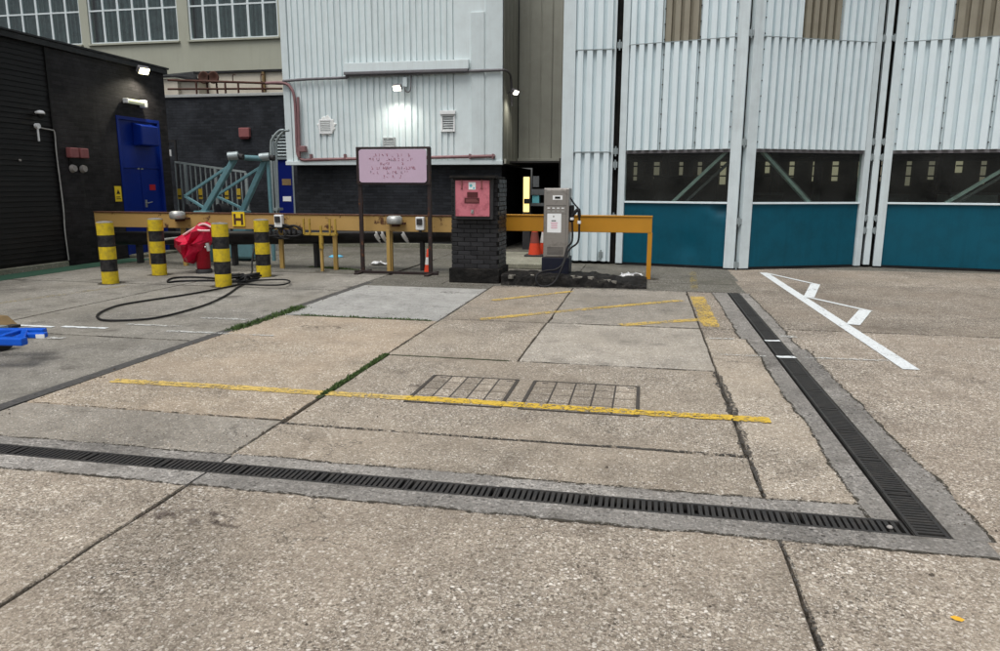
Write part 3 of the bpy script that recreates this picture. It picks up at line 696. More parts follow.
build('notice', MB().box(-10.40,-10.12,BY+.033,BY+.039,1.62,1.80), 'wood_brown', d); build('notice', MB().box(-10.40,-10.14,BY+.033,BY+.039,1.16,1.30), 'sign_white', d)
t = thing('alarm_box', (-11.43,BY,2.95), 'faded red alarm box high on the dark back wall', 'alarm')
build('box', MB().box(-11.60,-11.27,BY-.12,BY-.001,2.97,3.24), 'faded_red', t, .02); build('base', MB().box(-11.57,-11.30,BY-.10,BY-.001,2.93,2.968), 'plate_maroon', t)
# rooftop clutter on the wall: pipe rails, cream box wall, horns, timber
t = thing('roof_plant_wall', (-11.5,22.6,4.0), 'cream rooftop plant wall standing behind the dark back wall', 'wall')
a = PY(197,74,22.6); b = PY(282,70,22.6)
build('panel', MB().box(a.x,-14.4+1.9,22.6,22.8,3.4,a.z).box(-12.42,b.x+1,22.6,22.8,3.4,a.z), 'render_cream', t)
build('capping', MB().box(a.x-.08,b.x+1,22.52,22.85,a.z,a.z+.07), 'fascia_black', t); build('post', MB().box(-12.50,-12.42,22.5,22.8,3.4,a.z), 'wood_brown', t)
t = thing('roof_hatch', (-15.2,22,4.0), 'small cream rooftop hut with a pitched felt roof', 'hut')
h0 = PY(168,90,22); h1 = PY(178,90,22); h2 = PY(196,90,22)
build('wall', MB().box(h0.x-.6,h1.x,22,23,3.4,5.05).box(h1.x+.002,h2.x,22.15,23,3.4,4.95), 'render_cream', t)
build('roof', MB().add([(h0.x-.6,21.9,5.06),(h1.x,21.9,5.06),(h2.x+.1,21.95,4.97),(h2.x+.1,23,4.97),(h1.x,23,5.36),(h0.x-.6,23,5.3),(h0.x-.6,21.9,5.12),(h1.x,21.9,5.13),(h2.x+.1,21.95,5.02),(h2.x+.1,23,5.02),(h1.x,23,5.42),(h0.x-.6,23,5.36)],[(0,1,4,5),(1,2,3,4),(6,11,10,7),(7,10,9,8),(0,6,7,1),(1,7,8,2),(2,8,9,3)]), 'fascia_black', t)
for k, px in enumerate((206.5, 216)):
    p = PY(px, 78, 21); t = thing('horn_speaker', (p.x,21,4.2), ['dark round horn speaker on the back wall pipe, left of the pair','dark round horn speaker on the back wall pipe, right of the pair'][k], 'speaker', 'horn speakers on the back wall')
    build('bell', MB().lathe([(.0,.0),(.10,.0),(.17,.05),(.19,.10),(.15,.10),(.05,.03),(0,.03)], (0,0,0), 18).xform(Matrix.Translation((p.x,20.95,p.z)) @ Matrix.Rotation(pi/2,4,'X')), 'cap_rust', t)
    build('stem', MB().cyl((p.x,21,p.z-.1),(p.x+.03,21,4.15),.03), 'cap_rust', t); build('foot', MB().box(p.x-.1,p.x+.12,20.9,21.1,3.9,4.2), 'cap_rust', t)
t = thing('roof_pipe', (-11.6,20.4,4.2), 'long dark pipe rail running above the back wall coping', 'pipe')
for px0, py0, px1, py1, Yv, r in ((168,80,282,83.5,20.4,.035),(168,89,282,88.5,20.6,.03)):
    a = PY(px0,py0,Yv); b = PY(px1,py1,Yv); build('rail', MB().cyl(a,b,r,n=10), 'cap_rust', t)
for px in (196,225,238,262):
    a = PY(px,82,20.4); build('stanchion', MB().cyl((a.x,20.4,4.05),(a.x,20.4,a.z+.02),.03,n=8), 'cap_rust', t)
for px in (233,261):
    a = PY(px,82,20.4); build('hook', MB().tube([(a.x,20.4,a.z),(a.x,20.4,a.z+.15),(a.x+.03,20.4,a.z+.22),(a.x+.09,20.4,a.z+.2)], .015), 'cap_rust', t)
# railing
t = thing('railing', (-10.8,17.3,0), 'grey steel railing with yellow tags beside the lodge', 'railing')
RY = 17.3
A = PY(175,162,RY); B = PY(246,172,RY)
build('top_rail', MB().bar((A.x,RY,A.z),(B.x,RY,B.z),.04,.05), 'galvanised', t); build('bottom_rail', MB().bar((A.x,RY,.15),(B.x,RY,.15),.04,.05), 'galvanised', t)
n = 15
for i in range(n):
    f = i/(n-1); X = A.x+(B.x-A.x)*f; Z = A.z+(B.z-A.z)*f; wide = i in (2,8,14)
    build('post' if wide else 'baluster', MB().bar((X,RY,-.0),(X,RY,Z-.02),.075 if wide else .026,.05 if wide else .026), 'galvanised', t)
for px in (181,202,228,240):
    a = PY(px,199,RY); s_ = thing('yellow_tag', (a.x,RY-.045,a.z), 'small yellow warning tag on the railing, '+{181:'leftmost',202:'second from left',228:'third from left',240:'rightmost'}[px], 'sign', 'yellow tags on the railing')
    build('plate', MB().box(a.x-.055,a.x+.055,RY-.05,RY-.04,a.z,a.z+.27), 'tag_yellow', s_); build('text_line', MB().box(a.x-.05,a.x+.05,RY-.052,RY-.05,a.z+.06,a.z+.1), 'letter_black', s_)
t = thing('gate_post', (-11.9,17.6,0), 'thin dark post with white plate left of the railing', 'post')
a = PY(170,140,17.6); build('post', MB().box(a.x+.12,a.x+.17,17.58,17.63,0,a.z), 'clutter_dark', t); build('arm', MB().box(a.x-.3,a.x+.12,17.59,17.62,a.z-.05,a.z), 'clutter_dark', t); build('plate', MB().box(a.x-.08,a.x+.03,17.56,17.58,a.z-.42,a.z-.25), 'sign_white', t)
# silver handrail
t = thing('handrail', (-9.1,16.6,0), 'bent galvanised tube handrail by the white cladding edge', 'handrail')
for dx, dy in ((0,0),(.07,.12)):
    P = [PY(273.5,212,16.6), PY(272,175,16.6), PY(271,146,16.6), PY(273,138,16.6), PY(279,131,16.6), PY(284,130,16.6)]
    P = [Vector((p.x+dx,p.y+dy,p.z)) for p in P]; P.insert(0, Vector((P[0].x,P[0].y,0)))
    build('rail', MB().tube(P,.032,10), 'galvanised', t)
build('clamp', MB().box(P[3].x-.08,P[3].x+.06,16.52,16.8,1.0,1.06), 'galvanised', t)

# ================================================================== OFFICE BUILDING (beige, windows)
OY = 27.0
off = thing('office_building', (-20,OY,0), 'beige rendered office block with long white framed windows', 'building')
def opx(px): return PY(px,40,OY).x
Zs = PY(135,42.5,OY).z; Zt = 11.2
groups = [(opx(-130)-1.2,opx(82)),(opx(90),opx(179)),(opx(189.5),opx(279)),(opx(279)+.45,opx(279)+4.1)]
xl, xr = groups[0][0]-.8, groups[-1][1]+.6
m = MB().box(xl,xr,OY,OY+.35,-.09,Zs)
px_ = xl
for a, b in groups: m.box(px_,a,OY,OY+.35,Zs,Zt); px_ = b
m.box(px_,xr,OY,OY+.35,Zs,Zt); m.box(xl,xr,OY,OY+.35,Zt,12.2)
build('wall', m, 'render_beige', off)
build('inner_wall', MB().box(xl,xr,OY+2.6,OY+2.8,0,12.2).box(xl,xr,OY+.35,OY+2.6,12.0,12.2).box(xl,xr,OY+.35,OY+2.6,Zs-.5,Zs-.3), 'hall_wall', off)
tr = .78   # pane pitch
for gi, (a, b) in enumerate(groups):
    n = max(1, round((b-a)/.68)); p = (b-a)/n
    rows = [Zs+.06, Zs+.06+1.22, Zs+.06+2.44, Zt-.05]
    wmb = MB().box(a,b,OY+.06,OY+.16,Zs,Zs+.07).box(a,b,OY+.06,OY+.16,Zt-.07,Zt)
    for k in range(n+1):
        xx = min(max(a+k*p, a+.03), b-.03); wmb.box(xx-.045,xx+.045,OY+.058,OY+.158,Zs+.07,Zt-.07)
    for z_ in rows[1:-1]: wmb.box(a,b,OY+.055,OY+.15,z_-.03,z_+.03)
    wd_ = build('window', wmb, 'window_white', off)
    build('sill', MB().box(a-.05,b+.05,OY-.10,OY+.055,Zs-.07,Zs+.0), 'render_beige', wd_, .006)
    for k in range(n):
        for q in range(3):
            build('pane', MB().box(a+k*p+.047,a+(k+1)*p-.047,OY+.10,OY+.108,rows[q]+.03,rows[q+1]-.03), 'glass_office', wd_, fix=True)
    # hung blinds with vertical folds
    cm = MB(); ns = int((b-a)/.035); r_ = random.Random(gi+4)
    off_ = [OY+.46+.065*sin(i*1.05+r_.uniform(-.5,.5))+.02*r_.random() for i in range(ns+1)]
    cm.add([(a+(b-a)*i/ns, off_[i], z_) for i in range(ns+1) for z_ in (Zs+.02,Zt)], [(2*i,2*i+2,2*i+3,2*i+1) for i in range(ns)])
    build('blind', cm, 'curtain_grey', wd_, fix=False)
build('drip_course', MB().box(xl,xr,OY-.06,OY-.002,PY(230,72,OY).z-1.2,PY(230,72,OY).z-1.12), 'render_beige', off)

# ================================================================== CORRUGATED SHEETS
def corr(A, B, z0, z1, pitch=.18, depth=.035, crest=.62, slope=.08, lap=0):
    """trapezoidal sheet from plan point A to B; crests face the camera side"""
    A = Vector((A[0],A[1],0)); B = Vector((B[0],B[1],0)); L = (B-A).length; d = (B-A)/L; nrm = Vector((d.y,-d.x,0))
    prof = []; s_ = 0.0
    n = max(1, round(L/pitch)); p = L/n
    for i in range(n):
        b_ = i*p; val = 1-crest-2*slope
        prof += [(b_, 0), (b_+val*p*.5, 0), (b_+(val*.5+slope)*p, depth), (b_+(val*.5+slope+crest)*p, depth), (b_+(val*.5+2*slope+crest)*p, 0)]
    prof.append((L, 0))
    m = MB(); k = len(prof)
    pts = [A+d*s1+nrm*h for s1, h in prof]
    m.add([(p_.x,p_.y,z) for p_ in pts for z in (z0,z1)], [(2*i,2*i+2,2*i+3,2*i+1) for i in range(k-1)])
    # back skin closes the sheet
    m.add([(A.x-nrm.x*.012,A.y-nrm.y*.012,z0),(B.x-nrm.x*.012,B.y-nrm.y*.012,z0),(B.x-nrm.x*.012,B.y-nrm.y*.012,z1),(A.x-nrm.x*.012,A.y-nrm.y*.012,z1)], [(0,1,2,3)])
    return m
def slabbox(A, B, z0, z1, t0, t1):
    """upright board between plan points, from t0 to t1 out of the plane (towards the viewer positive)"""
    A = Vector((A[0],A[1],0)); B = Vector((B[0],B[1],0)); d = (B-A).normalized(); n = Vector((d.y,-d.x,0))
    q = [A+n*t0, B+n*t0, B+n*t1, A+n*t1]
    return MB().add([(p.x,p.y,z0) for p in q]+[(p.x,p.y,z1) for p in q], [(0,1,2,3),(7,6,5,4),(0,4,5,1),(1,5,6,2),(2,6,7,3),(3,7,4,0)])

# ================================================================== CLAD BUILDING (white corrugated over black brick)
CY, CX0, CX1 = 18.0, -9.40, -3.58
cb = thing('clad_building', (-6.5,CY,0), 'white corrugated building over black brick with lamps and vents', 'building')
ZB = 2.19
wA = [-9.22,-7.9,-6.9,-5.9,-4.80]
for i in range(4):
    build('cladding_sheet', corr((wA[i],CY+.02),(wA[i+1]+.004,CY+.02),ZB,4.38,.168,.042,.58,.08), 'cladding_white', cb)
    build('cladding_sheet', corr((wA[i],CY+.035),(wA[i+1]+.004,CY+.035),4.38,8.2,.168,.042,.58,.08), 'cladding_white', cb)
build('corner_flashing', MB().box(CX0,-9.215,CY-.03,CY+.25,ZB,8.2), 'cladding_trim', cb, .01)
build('corner_flashing', MB().box(-3.98,CX1+.012,CY-.045,CY+.05,ZB,8.2), 'cladding_trim', cb, .008)
build('flat_panel', MB().box(-4.80,-3.984,CY-.02,CY+.05,ZB,8.2), 'cladding_white', cb, .006)
pB = PY(470,10,CY); build('boxed_panel', MB().box(-4.36,-4.02,CY-.055,CY-.021,ZB,5.75), 'cladding_trim', cb, .012)
build('left_side', MB().box(CX0,CX0+.05,CY+.25,21.5,ZB,8.2), 'cladding_white', cb)
build('core', MB().box(CX0+.06,CX1-.05,CY+.08,24,ZB+.02,8.1), 'soffit_dark', cb)
build('roof', MB().box(CX0-.1,CX1+.1,CY-.1,24.1,8.2,8.35), 'cladding_trim', cb)
build('drip_flashing', MB().box(CX0,CX1+.03,CY-.10,CY-.032,ZB-.05,ZB+.05), 'cladding_trim', cb, .006)
build('soffit', MB().box(CX0,CX1,CY-.03,CY+.30,ZB-.045,ZB-.002), 'cladding_trim', cb)
build('side_sheet', corr((CX1+.02,CY+.05),(CX1+.02,20.02),ZB+.05,8.2,.5,.012,.9,.02), 'cladding_beige', cb)
build('base_wall', MB().box(-9.25,CX1-.06,CY+.24,CY+.5,-.09,ZB-.05).box(CX1-.32,CX1-.06,CY+.5,23,-.09,ZB-.05), 'blue_black_brick', cb)
build('base_kerb', MB().box(-9.25,CX1-.05,CY+.10,CY+.238,-.02,.12), 'step_concrete', cb, .01)
# canopy strip with gutter slot
a = PY(346,68,CY); b = PY(470,72,CY)
build('canopy_strip', MB().box(a.x,b.x,CY-.15,CY-.05,a.z-.12,a.z+.10), 'cladding_white', cb, .012)
build('canopy_gutter', MB().box(a.x+.01,b.x-.01,CY-.20,CY-.052,a.z-.19,a.z-.125), 'pipe_grey', cb, .01)
# louvred vents
for (px, py, wv, hv, foam) in ((325.5,126.5,.36,.36,True),(448,123,.36,.42,False),(389,142.5,.34,.26,False)):
    c = PY(px,py,CY-.05); vm = MB()
    x0, x1, z0, z1 = c.x-wv/2, c.x+wv/2, c.z-hv/2, c.z+hv/2
    vm.box(x0,x1,CY-.06,CY-.024,z0,z0+.04).box(x0,x1,CY-.06,CY-.024,z1-.04,z1).box(x0,x0+.04,CY-.06,CY-.024,z0+.04,z1-.04).box(x1-.04,x1,CY-.06,CY-.024,z0+.04,z1-.04)
    v = build('vent', vm, 'sign_white' if py < 140 else 'vent_louvre', cb, .004)
    ns = 6 if hv > .3 else 4
    for k in range(ns):
        z = z0+.045+(hv-.09)*k/ns; dz = (hv-.09)/ns
        build('louvre_slat', MB().add([(x0+.04,CY-.055,z),(x1-.04,CY-.055,z),(x1-.04,CY-.028,z+dz*.9),(x0+.04,CY-.028,z+dz*.9),(x0+.04,CY-.05,z-.006),(x1-.04,CY-.05,z-.006),(x1-.04,CY-.024,z+dz*.8),(x0+.04,CY-.024,z+dz*.8)],[(0,1,2,3),(7,6,5,4),(0,4,5,1),(3,2,6,7),(0,3,7,4),(1,5,6,2)]), 'vent_louvre', v)
    if foam:
        fm = MB(); r_ = random.Random(8); n = 28
        out_ = []
        for k in range(n):
            t_ = 2*pi*k/n; rr = .24*(1+.16*r_.uniform(-1,1)+.22*max(0,cos(t_-.8))); out_.append((c.x+rr*cos(t_)*.95, c.z+rr*sin(t_)*.95))
        fm.add([(x,CY-.034,z) for x,z in out_]+[(x*.93+c.x*.07,CY-.045,z*.93+c.z*.07) for x,z in out_]+[(x,CY-.02,z) for x,z in out_], [list(range(n,2*n))]+[(i,(i+1)%n,n+(i+1)%n,n+i) for i in range(n)]+[(2*n+i,2*n+(i+1)%n,(i+1)%n,i) for i in range(n)])
        build('foam_seal', fm, 'foam_white', v)
    elif py < 140: build('hood', MB().box(x0-.02,x1+.02,CY-.10,CY-.024,z1,z1+.09), 'sign_white', v, .006)
# pipes on the cladding
def P18(px, py, dy=.10): return PY(px,py,CY-dy)
t = thing('conduit', (-6.5,CY-.1,2), 'dark pipe run along the top of the white cladding to the corner lamp', 'conduit')
P = [P18(283,81),P18(310,79),P18(347,77.5),P18(349,75.5),P18(400,74),P18(470,71),P18(500,70)]; build('pipe', MB().tube(P,.035,8,3), 'pipe_grey', t)
c1 = PX(508,72,CX1+.1); 
build('corner_pipe', MB().tube([P18(500,70),(CX1+.04,CY-.1,P18(500,70).z),(CX1+.10,CY+.3,P18(500,70).z),(CX1+.10,CY+.62,P18(500,70).z-.12),(CX1+.10,CY+.70,P18(500,70).z-.55),(CX1+.10,CY+.72,P18(500,70).z-.75)],.03,8,4), 'pipe_grey', t)
t = thing('red_pipe', (-9,CY-.1,2), 'faded red brown pipe bending along the foot of the white cladding', 'pipe')
P = [P18(266,83),P18(284,83),P18(291,88),P18(294.5,98),P18(296,120),P18(297,148),P18(299,157),P18(304,160),P18(318,159.5),P18(400,158),P18(495,156)]
build('pipe', MB().tube(P,.04,8,4), 'pipe_pink', t)
build('downpipe', MB().cyl(P18(298,97,.12),P18(299.5,157,.12),.035), 'pipe_pink', t)
c = P18(303,149); build('valve_box', MB().box(c.x-.07,c.x+.11,CY-.2,CY-.06,c.z-.08,c.z+.08), 'pipe_pink', t, .02)
for px in (311,345,470,493): c = P18(px,157.5); build('clip', MB().box(c.x-.02,c.x+.02,CY-.14,CY-.03,c.z-.03,c.z+.09), 'pipe_pink', t)
p = PY(397,88,CY-.36)
floodlight((p.x,CY-.36,p.z), (-.1,-1,0), 'bright floodlight in the middle of the white cladding', False, .095, 60)
t = thing('junction_box', (p.x+.3,CY-.1,4.0), 'small grey junction box beside the middle floodlight', 'box')
c = P18(405,82); build('box', MB().box(c.x-.05,c.x+.06,CY-.13,CY-.05,c.z-.12,c.z+.12), 'cladding_trim', t, .008); build('lead', MB().tube([(c.x-.02,CY-.12,c.z-.1),(c.x+.02,CY-.12,c.z-.22),(c.x+.14,CY-.12,c.z-.2),(c.x+.16,CY-.1,c.z+.2)],.016), 'pipe_grey', t)
p = PX(515,92.5,CX1+.24)
floodlight((CX1+.26,p.y,p.z), (1,-.5,0), 'small bright lamp on the cladding corner beside the beige recess', False, .08, 26)
# beige recess wall and dark alcove
rc = thing('recess_wall', (-2.7,20.05,0), 'tall beige clad recess between white cladding and hangar door', 'wall')
build('cladding_sheet', corr((CX1+.05,20.05),(-2.62,20.05),2.34,8.2,.30,.014,.86,.03), 'cladding_beige', rc); build('cladding_sheet', corr((-2.61,20.05),(-1.80,20.05),2.34,8.2,.30,.014,.86,.03), 'cladding_beige', rc)
build('flashing', MB().box(CX1+.04,-1.80,19.93,20.02,2.25,2.36), 'cladding_beige', rc, .008); build('side_flashing', MB().box(CX1+.045,CX1+.10,CY-.0,19.93,2.16,2.28), 'cladding_beige', rc, .008)
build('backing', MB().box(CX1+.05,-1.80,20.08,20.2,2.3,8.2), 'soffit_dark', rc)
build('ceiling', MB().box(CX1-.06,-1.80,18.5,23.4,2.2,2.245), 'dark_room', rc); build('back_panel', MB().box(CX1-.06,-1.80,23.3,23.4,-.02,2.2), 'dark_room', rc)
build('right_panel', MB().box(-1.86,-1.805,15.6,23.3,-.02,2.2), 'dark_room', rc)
build('plinth', MB().box(-3.5,-1.87,13.95,16.6,.0,.10), 'step_concrete', rc, .015)

# ================================================================== HANGAR WITH FOLDING DOORS
hg = thing('hangar', (3,15.3,0), 'hangar with white corrugated folding doors over teal panels', 'hangar')
HT = 7.4
fp = build('frame_pillar', slabbox((-1.78,15.3),(-1.525,15.3),-.05,HT,-.3,.05), 'door_frame_white', hg, .008)
for z0, z1 in ((.06,2.30),(2.31,4.30),(4.31,HT)): build('corrugated_sheet', corr((-1.52,15.3-(z0-.05)*.0),(-.755,15.3),z0,z1,.185,.085,.58,.04), 'door_white', fp)
build('lap_trim', MB().box(-1.525,-.75,15.209,15.29,2.295,2.315).box(-1.525,-.75,15.209,15.29,4.297,4.315), 'galvanised', fp)
build('edge_strip', slabbox((-.755,15.3),(-.715,15.3),.05,HT,-.1,.04), 'door_frame_white', fp)
build('black_gap', slabbox((-.70,15.3),(-.60,15.3),.0,HT,-.25,-.06), 'gap_black', hg)
def leaf(A, B, wl, wr, sheets, brown, brace, dent=False):
    A = Vector((*A,0)); B = Vector((*B,0)); L = (B-A).length; d = (B-A)/L
    q = lambda s_: (A+d*s_)[:2]
    zt, zr = 2.30, 1.30
    m = MB()
    for s0, s1, t1 in ((0,wl,.045),(L-wr,L,.045)):
        e = slabbox(q(s0),q(s1),.03,HT,-.10,t1); m.add(e.v, e.f)
    lf = build('door_leaf', m, 'door_frame_white', hg, .006)
    s0, s1 = wl+.004, L-wr-.004
    build('head_rail', slabbox(q(s0),q(s1),zt-.03,zt+.03,-.08,.012), 'pipe_grey', lf)
    build('mid_rail', slabbox(q(s0),q(s1),zr-.018,zr+.02,-.06,.04), 'door_white', lf, .004)
    build('bottom_seal', slabbox(q(0),q(L),.001,.055,-.07,-.01), 'black_rubber', lf)
    n = sheets; wv = (s1-s0)/n
    for k in range(n):
        a, b = s0+k*wv, s0+(k+1)*wv-.003
        build('corrugated_sheet', corr(q(a),q(b),zt+.03,4.36,.178,.085,.58,.04), 'door_white', lf)
        build('corrugated_sheet', corr(q(a),q(b),4.365,HT,.178,.085,.58,.04), 'translucent_brown' if k == brown else 'door_white', lf)
        if k: build('rivet_strip', slabbox(q(a-.007),q(a+.003),zt+.03,HT,.0,.012), 'galvanised', lf)
    fx = MB()
    for k in range(n+1):
        for zq in range(18):
            c_ = A+d*min(max(s0+k*wv,s0+.03),s1-.03)+Vector((d.y,-d.x,0))*.02; fx.box(c_.x-.011,c_.x+.011,c_.y-.012,c_.y+.004,2.45+zq*.28,2.472+zq*.28)
    build('fixing_screws', fx, 'clutter_dark', lf)['kind'] = 'stuff'
    build('lap_trim', slabbox(q(s0),q(s1),4.35,4.366,-.006,.0865), 'galvanised', lf)
    # window pane, panel, brace
    build('pane', slabbox(q(s0),q(s1),zr+.02,zt-.03,-.035,-.028), 'glass_dark', lf)
    pm = MB(); nx, nz = 24, 16; nn = Vector((d.y,-d.x,0))
    for i in range(nx+1):
        for j in range(nz+1):
            s_ = s0+(s1-s0)*i/nx; z_ = .056+(zr-.018-.056)*j/nz; h = .004*noise.noise(Vector((s_*1.3+A.x,z_*1.5,0)))
            if dent:
                dd = math.hypot((s_-(s1-.12))/.30, (z_-(zr-.10))/.22); h -= .10*max(0,1-dd)**1.3
                h += .03*math.exp(-((s_-(s1-.32))/.09)**2-((z_-(zr-.16))/.10)**2)
                h -= .035*math.exp(-((s_-(s1-.7))/.25)**2-((z_-.42)/.25)**2)
            p_ = A+d*s_+nn*(h-.005); pm.add([(p_.x,p_.y,z_)], [])
    pm.f += [[i*(nz+1)+j,(i+1)*(nz+1)+j,(i+1)*(nz+1)+j+1,i*(nz+1)+j+1] for i in range(nx) for j in range(nz)]; pm.sm += [True]*(nx*nz)
    build('lower_panel', pm, 'door_teal', lf, fix=False)
    build('panel_back', slabbox(q(s0),q(s1),.06,zr-.02,-.16,-.15), 'gap_black', lf)
    (sa, za), (sb, zb_) = brace
    pa = A+d*(s0+(s1-s0)*sa)-nn*.085; pb = A+d*(s0+(s1-s0)*sb)-nn*.085
    build('brace', MB().bar((pa.x,pa.y,za),(pb.x,pb.y,zb_),.06,.085,nn), 'brace_teal', lf)
    build('brace', MB().bar((pa.x+d.x*.22-nn.x*.25,pa.y+d.y*.22-nn.y*.25,za),(pb.x+d.x*.22-nn.x*.25,pb.y+d.y*.22-nn.y*.25,zb_),.05,.12,nn), 'clutter_grey', lf)
    return lf
lf1 = leaf((-.585,15.26),(1.745,14.74),.14,.20,3,1,((.40,1.15),(1.0,2.36)),True)
lf2 = leaf((1.82,14.74),(4.335,15.88),.20,.14,3,1,((.05,2.36),(.62,1.15)))
lf3 = leaf((4.60,15.88),(7.30,15.40),.15,.2,3,1,((.34,1.15),(1.0,2.30)))
lf4 = leaf((7.38,15.40),(9.9,16.4),.2,.15,3,1,((.05,2.36),(.62,1.15)))
build('mullion', slabbox((4.415,15.9),(4.535,15.9),.05,HT,-.1,.03), 'door_frame_white', hg, .006)
build('black_gap', slabbox((1.74,14.80),(1.83,14.80),.0,HT,-.2,-.02), 'gap_black', hg); build('black_gap', slabbox((4.33,15.99),(4.61,15.99),.0,HT,-.2,-.02), 'gap_black', hg)
for x, y, z in ((-.65,15.27,4.38),(-.66,15.27,2.32),(-.66,15.27,2.05),(-.66,15.27,.98),(-.9,15.23,.2),(1.783,14.73,4.42),(1.783,14.73,2.45),(1.783,14.73,.95),(1.783,14.73,.1)):
    build('hinge', MB().box(x-.045,x+.045,y-.03,y+.03,z-.06,z+.06).cyl((x,y-.03,z-.1),(x,y-.03,z+.1),.016), 'galvanised', hg, .006)
for z in (4.45,2.5,2.2,1.0,.75):
    for x in (4.375,4.567): build('hinge', MB().box(x-.042,x+.042,15.84,15.90,z-.05,z+.05).cyl((x,15.84,z-.07),(x,15.84,z+.07),.014), 'galvanised', hg, .006)
build('header', MB().box(-1.8,24,15.0,16.6,HT,8.6), 'door_frame_white', hg)
build('end_wall', MB().box(9.95,24,15.3,15.5,-.05,HT), 'door_frame_white', hg)
build('side_wall', MB().box(-1.80,-1.72,15.62,44,-.05,HT).box(24,24.1,15.3,44,-.05,HT), 'hall_wall', hg)
build('back_wall', MB().box(-1.8,24,44,44.2,-.05,HT), 'hall_wall', hg); build('roof', MB().box(-1.8,24.1,15.3,44.2,HT,HT+.2), 'hall_wall', hg)
rw = random.Random(31)
for k in range(20):
    x = -.6+k*1.22+rw.uniform(-.12,.12); hw = rw.uniform(.09,.16)
    wv = build('lit_window', MB().box(x-hw,x+hw,43.9,43.99,1.7+rw.uniform(0,.75),3.4), rw.choice(('lit_window','lit_window_dim','lit_window_dim')), hg)
    for z in (2.25,2.8): build('glazing_bar', MB().box(x-.165,x+.165,43.88,43.899,z-.04,z+.04), 'clutter_dark', wv)
for k in range(6):
    yy = 20+4.2*k; zz = 2.15+.06*k
    build('roof_truss', MB().box(-1.7,24,yy,yy+.14,zz+.5,zz+.68), 'clutter_grey', hg)
for k, (x, y) in enumerate(((.6,26),(3.9,24),(6.2,29),(8.3,23),(1.9,34),(11,30))): build('column', MB().box(x-.12,x+.12,y-.12,y+.12,0,HT), 'clutter_grey', hg)
# things inside, seen through the panes
def crate(x0,x1,y0,y1,z0,z1,mat,label,cat):
    t = thing('equipment_'+cat.split()[-1], ((x0+x1)/2,(y0+y1)/2,0), label, cat)
    build('body', MB().box(x0,x1,y0,y1,z0,z1), mat, t, .01); build('top', MB().box(x0-.03,x1+.03,y0-.03,y1+.03,z1,z1+.05), 'clutter_grey', t)
    for x in (x0+.05,x1-.05):
        for y in (y0+.05,y1-.05): build('leg', MB().box(x-.03,x+.03,y-.03,y+.03,0,z0), 'clutter_dark', t)
crate(6.9,7.9,18.6,19.4,.3,1.45,'brace_teal','pale teal cabinet inside the hangar at right','cabinet')
crate(5.4,6.3,19.5,20.3,.4,1.40,'clutter_grey','grey equipment bench inside behind the right doors','bench')
crate(2.6,3.3,19,19.6,.4,1.42,'clutter_dark','dark bench inside behind the middle door','bench')
crate(.2,2.0,22,23.5,.2,1.9,'clutter_dark','large dark machine inside behind the left door','machine')

# ================================================================== BARRIERS
Yb = 12.9
def rail_beam(x0, x1, z0a, z1a, mat, label, posts, zt0, Y):
    t = thing('barrier_beam', ((x0+x1)/2,Y,0), label, 'barrier')
    bmz = MB(); n = max(2,int((x1-x0)/.25))
    bmz.box(x0,x1,Y-.04,Y+.06,z0a,z1a)
    build('beam', bmz, mat, t, .008)
    build('top_flange', MB().box(x0-.005,x1+.005,Y-.055,Y+.12,z1a,z1a+.022), 'beam_top_rust' if mat == 'beam_yellow' else mat, t, .004)
    for X in posts: build('post', MB().box(X-.04,X+.04,Y+.062,Y+.125,-.02,z1a-.01), 'post_yellow' if mat == 'beam_yellow' else mat, t, .006)
    return t
lb = rail_beam(-11.06,-3.25,.765,1.055,'beam_yellow','long weathered yellow barrier beam from the lodge to the brick pillar',[PY(px,240,Yb+.09).x for px in (150,184,281,335,390.5)],0,Yb)
rb = rail_beam(-2.5,.115,.81,1.085,'beam_orange','orange yellow barrier beam right of the pillar behind the fuel pump',[-1.55],0,Yb)
build('end_post', MB().box(.045,.125,Yb-.035,Yb+.055,-.02,.815), 'beam_orange', rb, .006)
# black pipe slung behind the barrier
t = thing('black_pipe', (-7.3,13.3,0), 'thick black pipe slung behind the yellow barrier', 'pipe')
P = [PY(108,238,13.15),PY(150,238,13.15),PY(200,238,13.2),PY(300,237,13.25),PY(380,236,13.3),PY(452,235,13.3)]
build('pipe', MB().tube(P,.14,14,5), 'black_pipe', t)
for k, px in enumerate((379,385,391,406)):
    a = PY(px,236,13.3); build('tape_wrap', MB().cyl((a.x-.02,13.3,a.z-.02),(a.x+.045,13.3,a.z+.02),.147,n=16), 'sign_white', t)
for X in (-10.4,-8.2,-6.4,-4.2): build('stand', MB().box(X-.03,X+.03,13.2,13.35,-.02,.56), 'clutter_dark', t)
t = thing('hose_bundle', (-7.2,12.85,.7), 'tangle of black hose hung on the barrier beside the white socket', 'hose')
r_ = random.Random(12)
for k in range(5):
    c = PY(272+5*k,229,12.82); build('coil', MB().tube([(c.x+.2*cos(a)*(1+.2*r_.random()), 12.80-.02*r_.random(), c.z-.05+.13*sin(a)*(.6+.5*r_.random())) for a in [i*.7+k for i in range(9)]],.022,7,4), 'black_rubber', t)
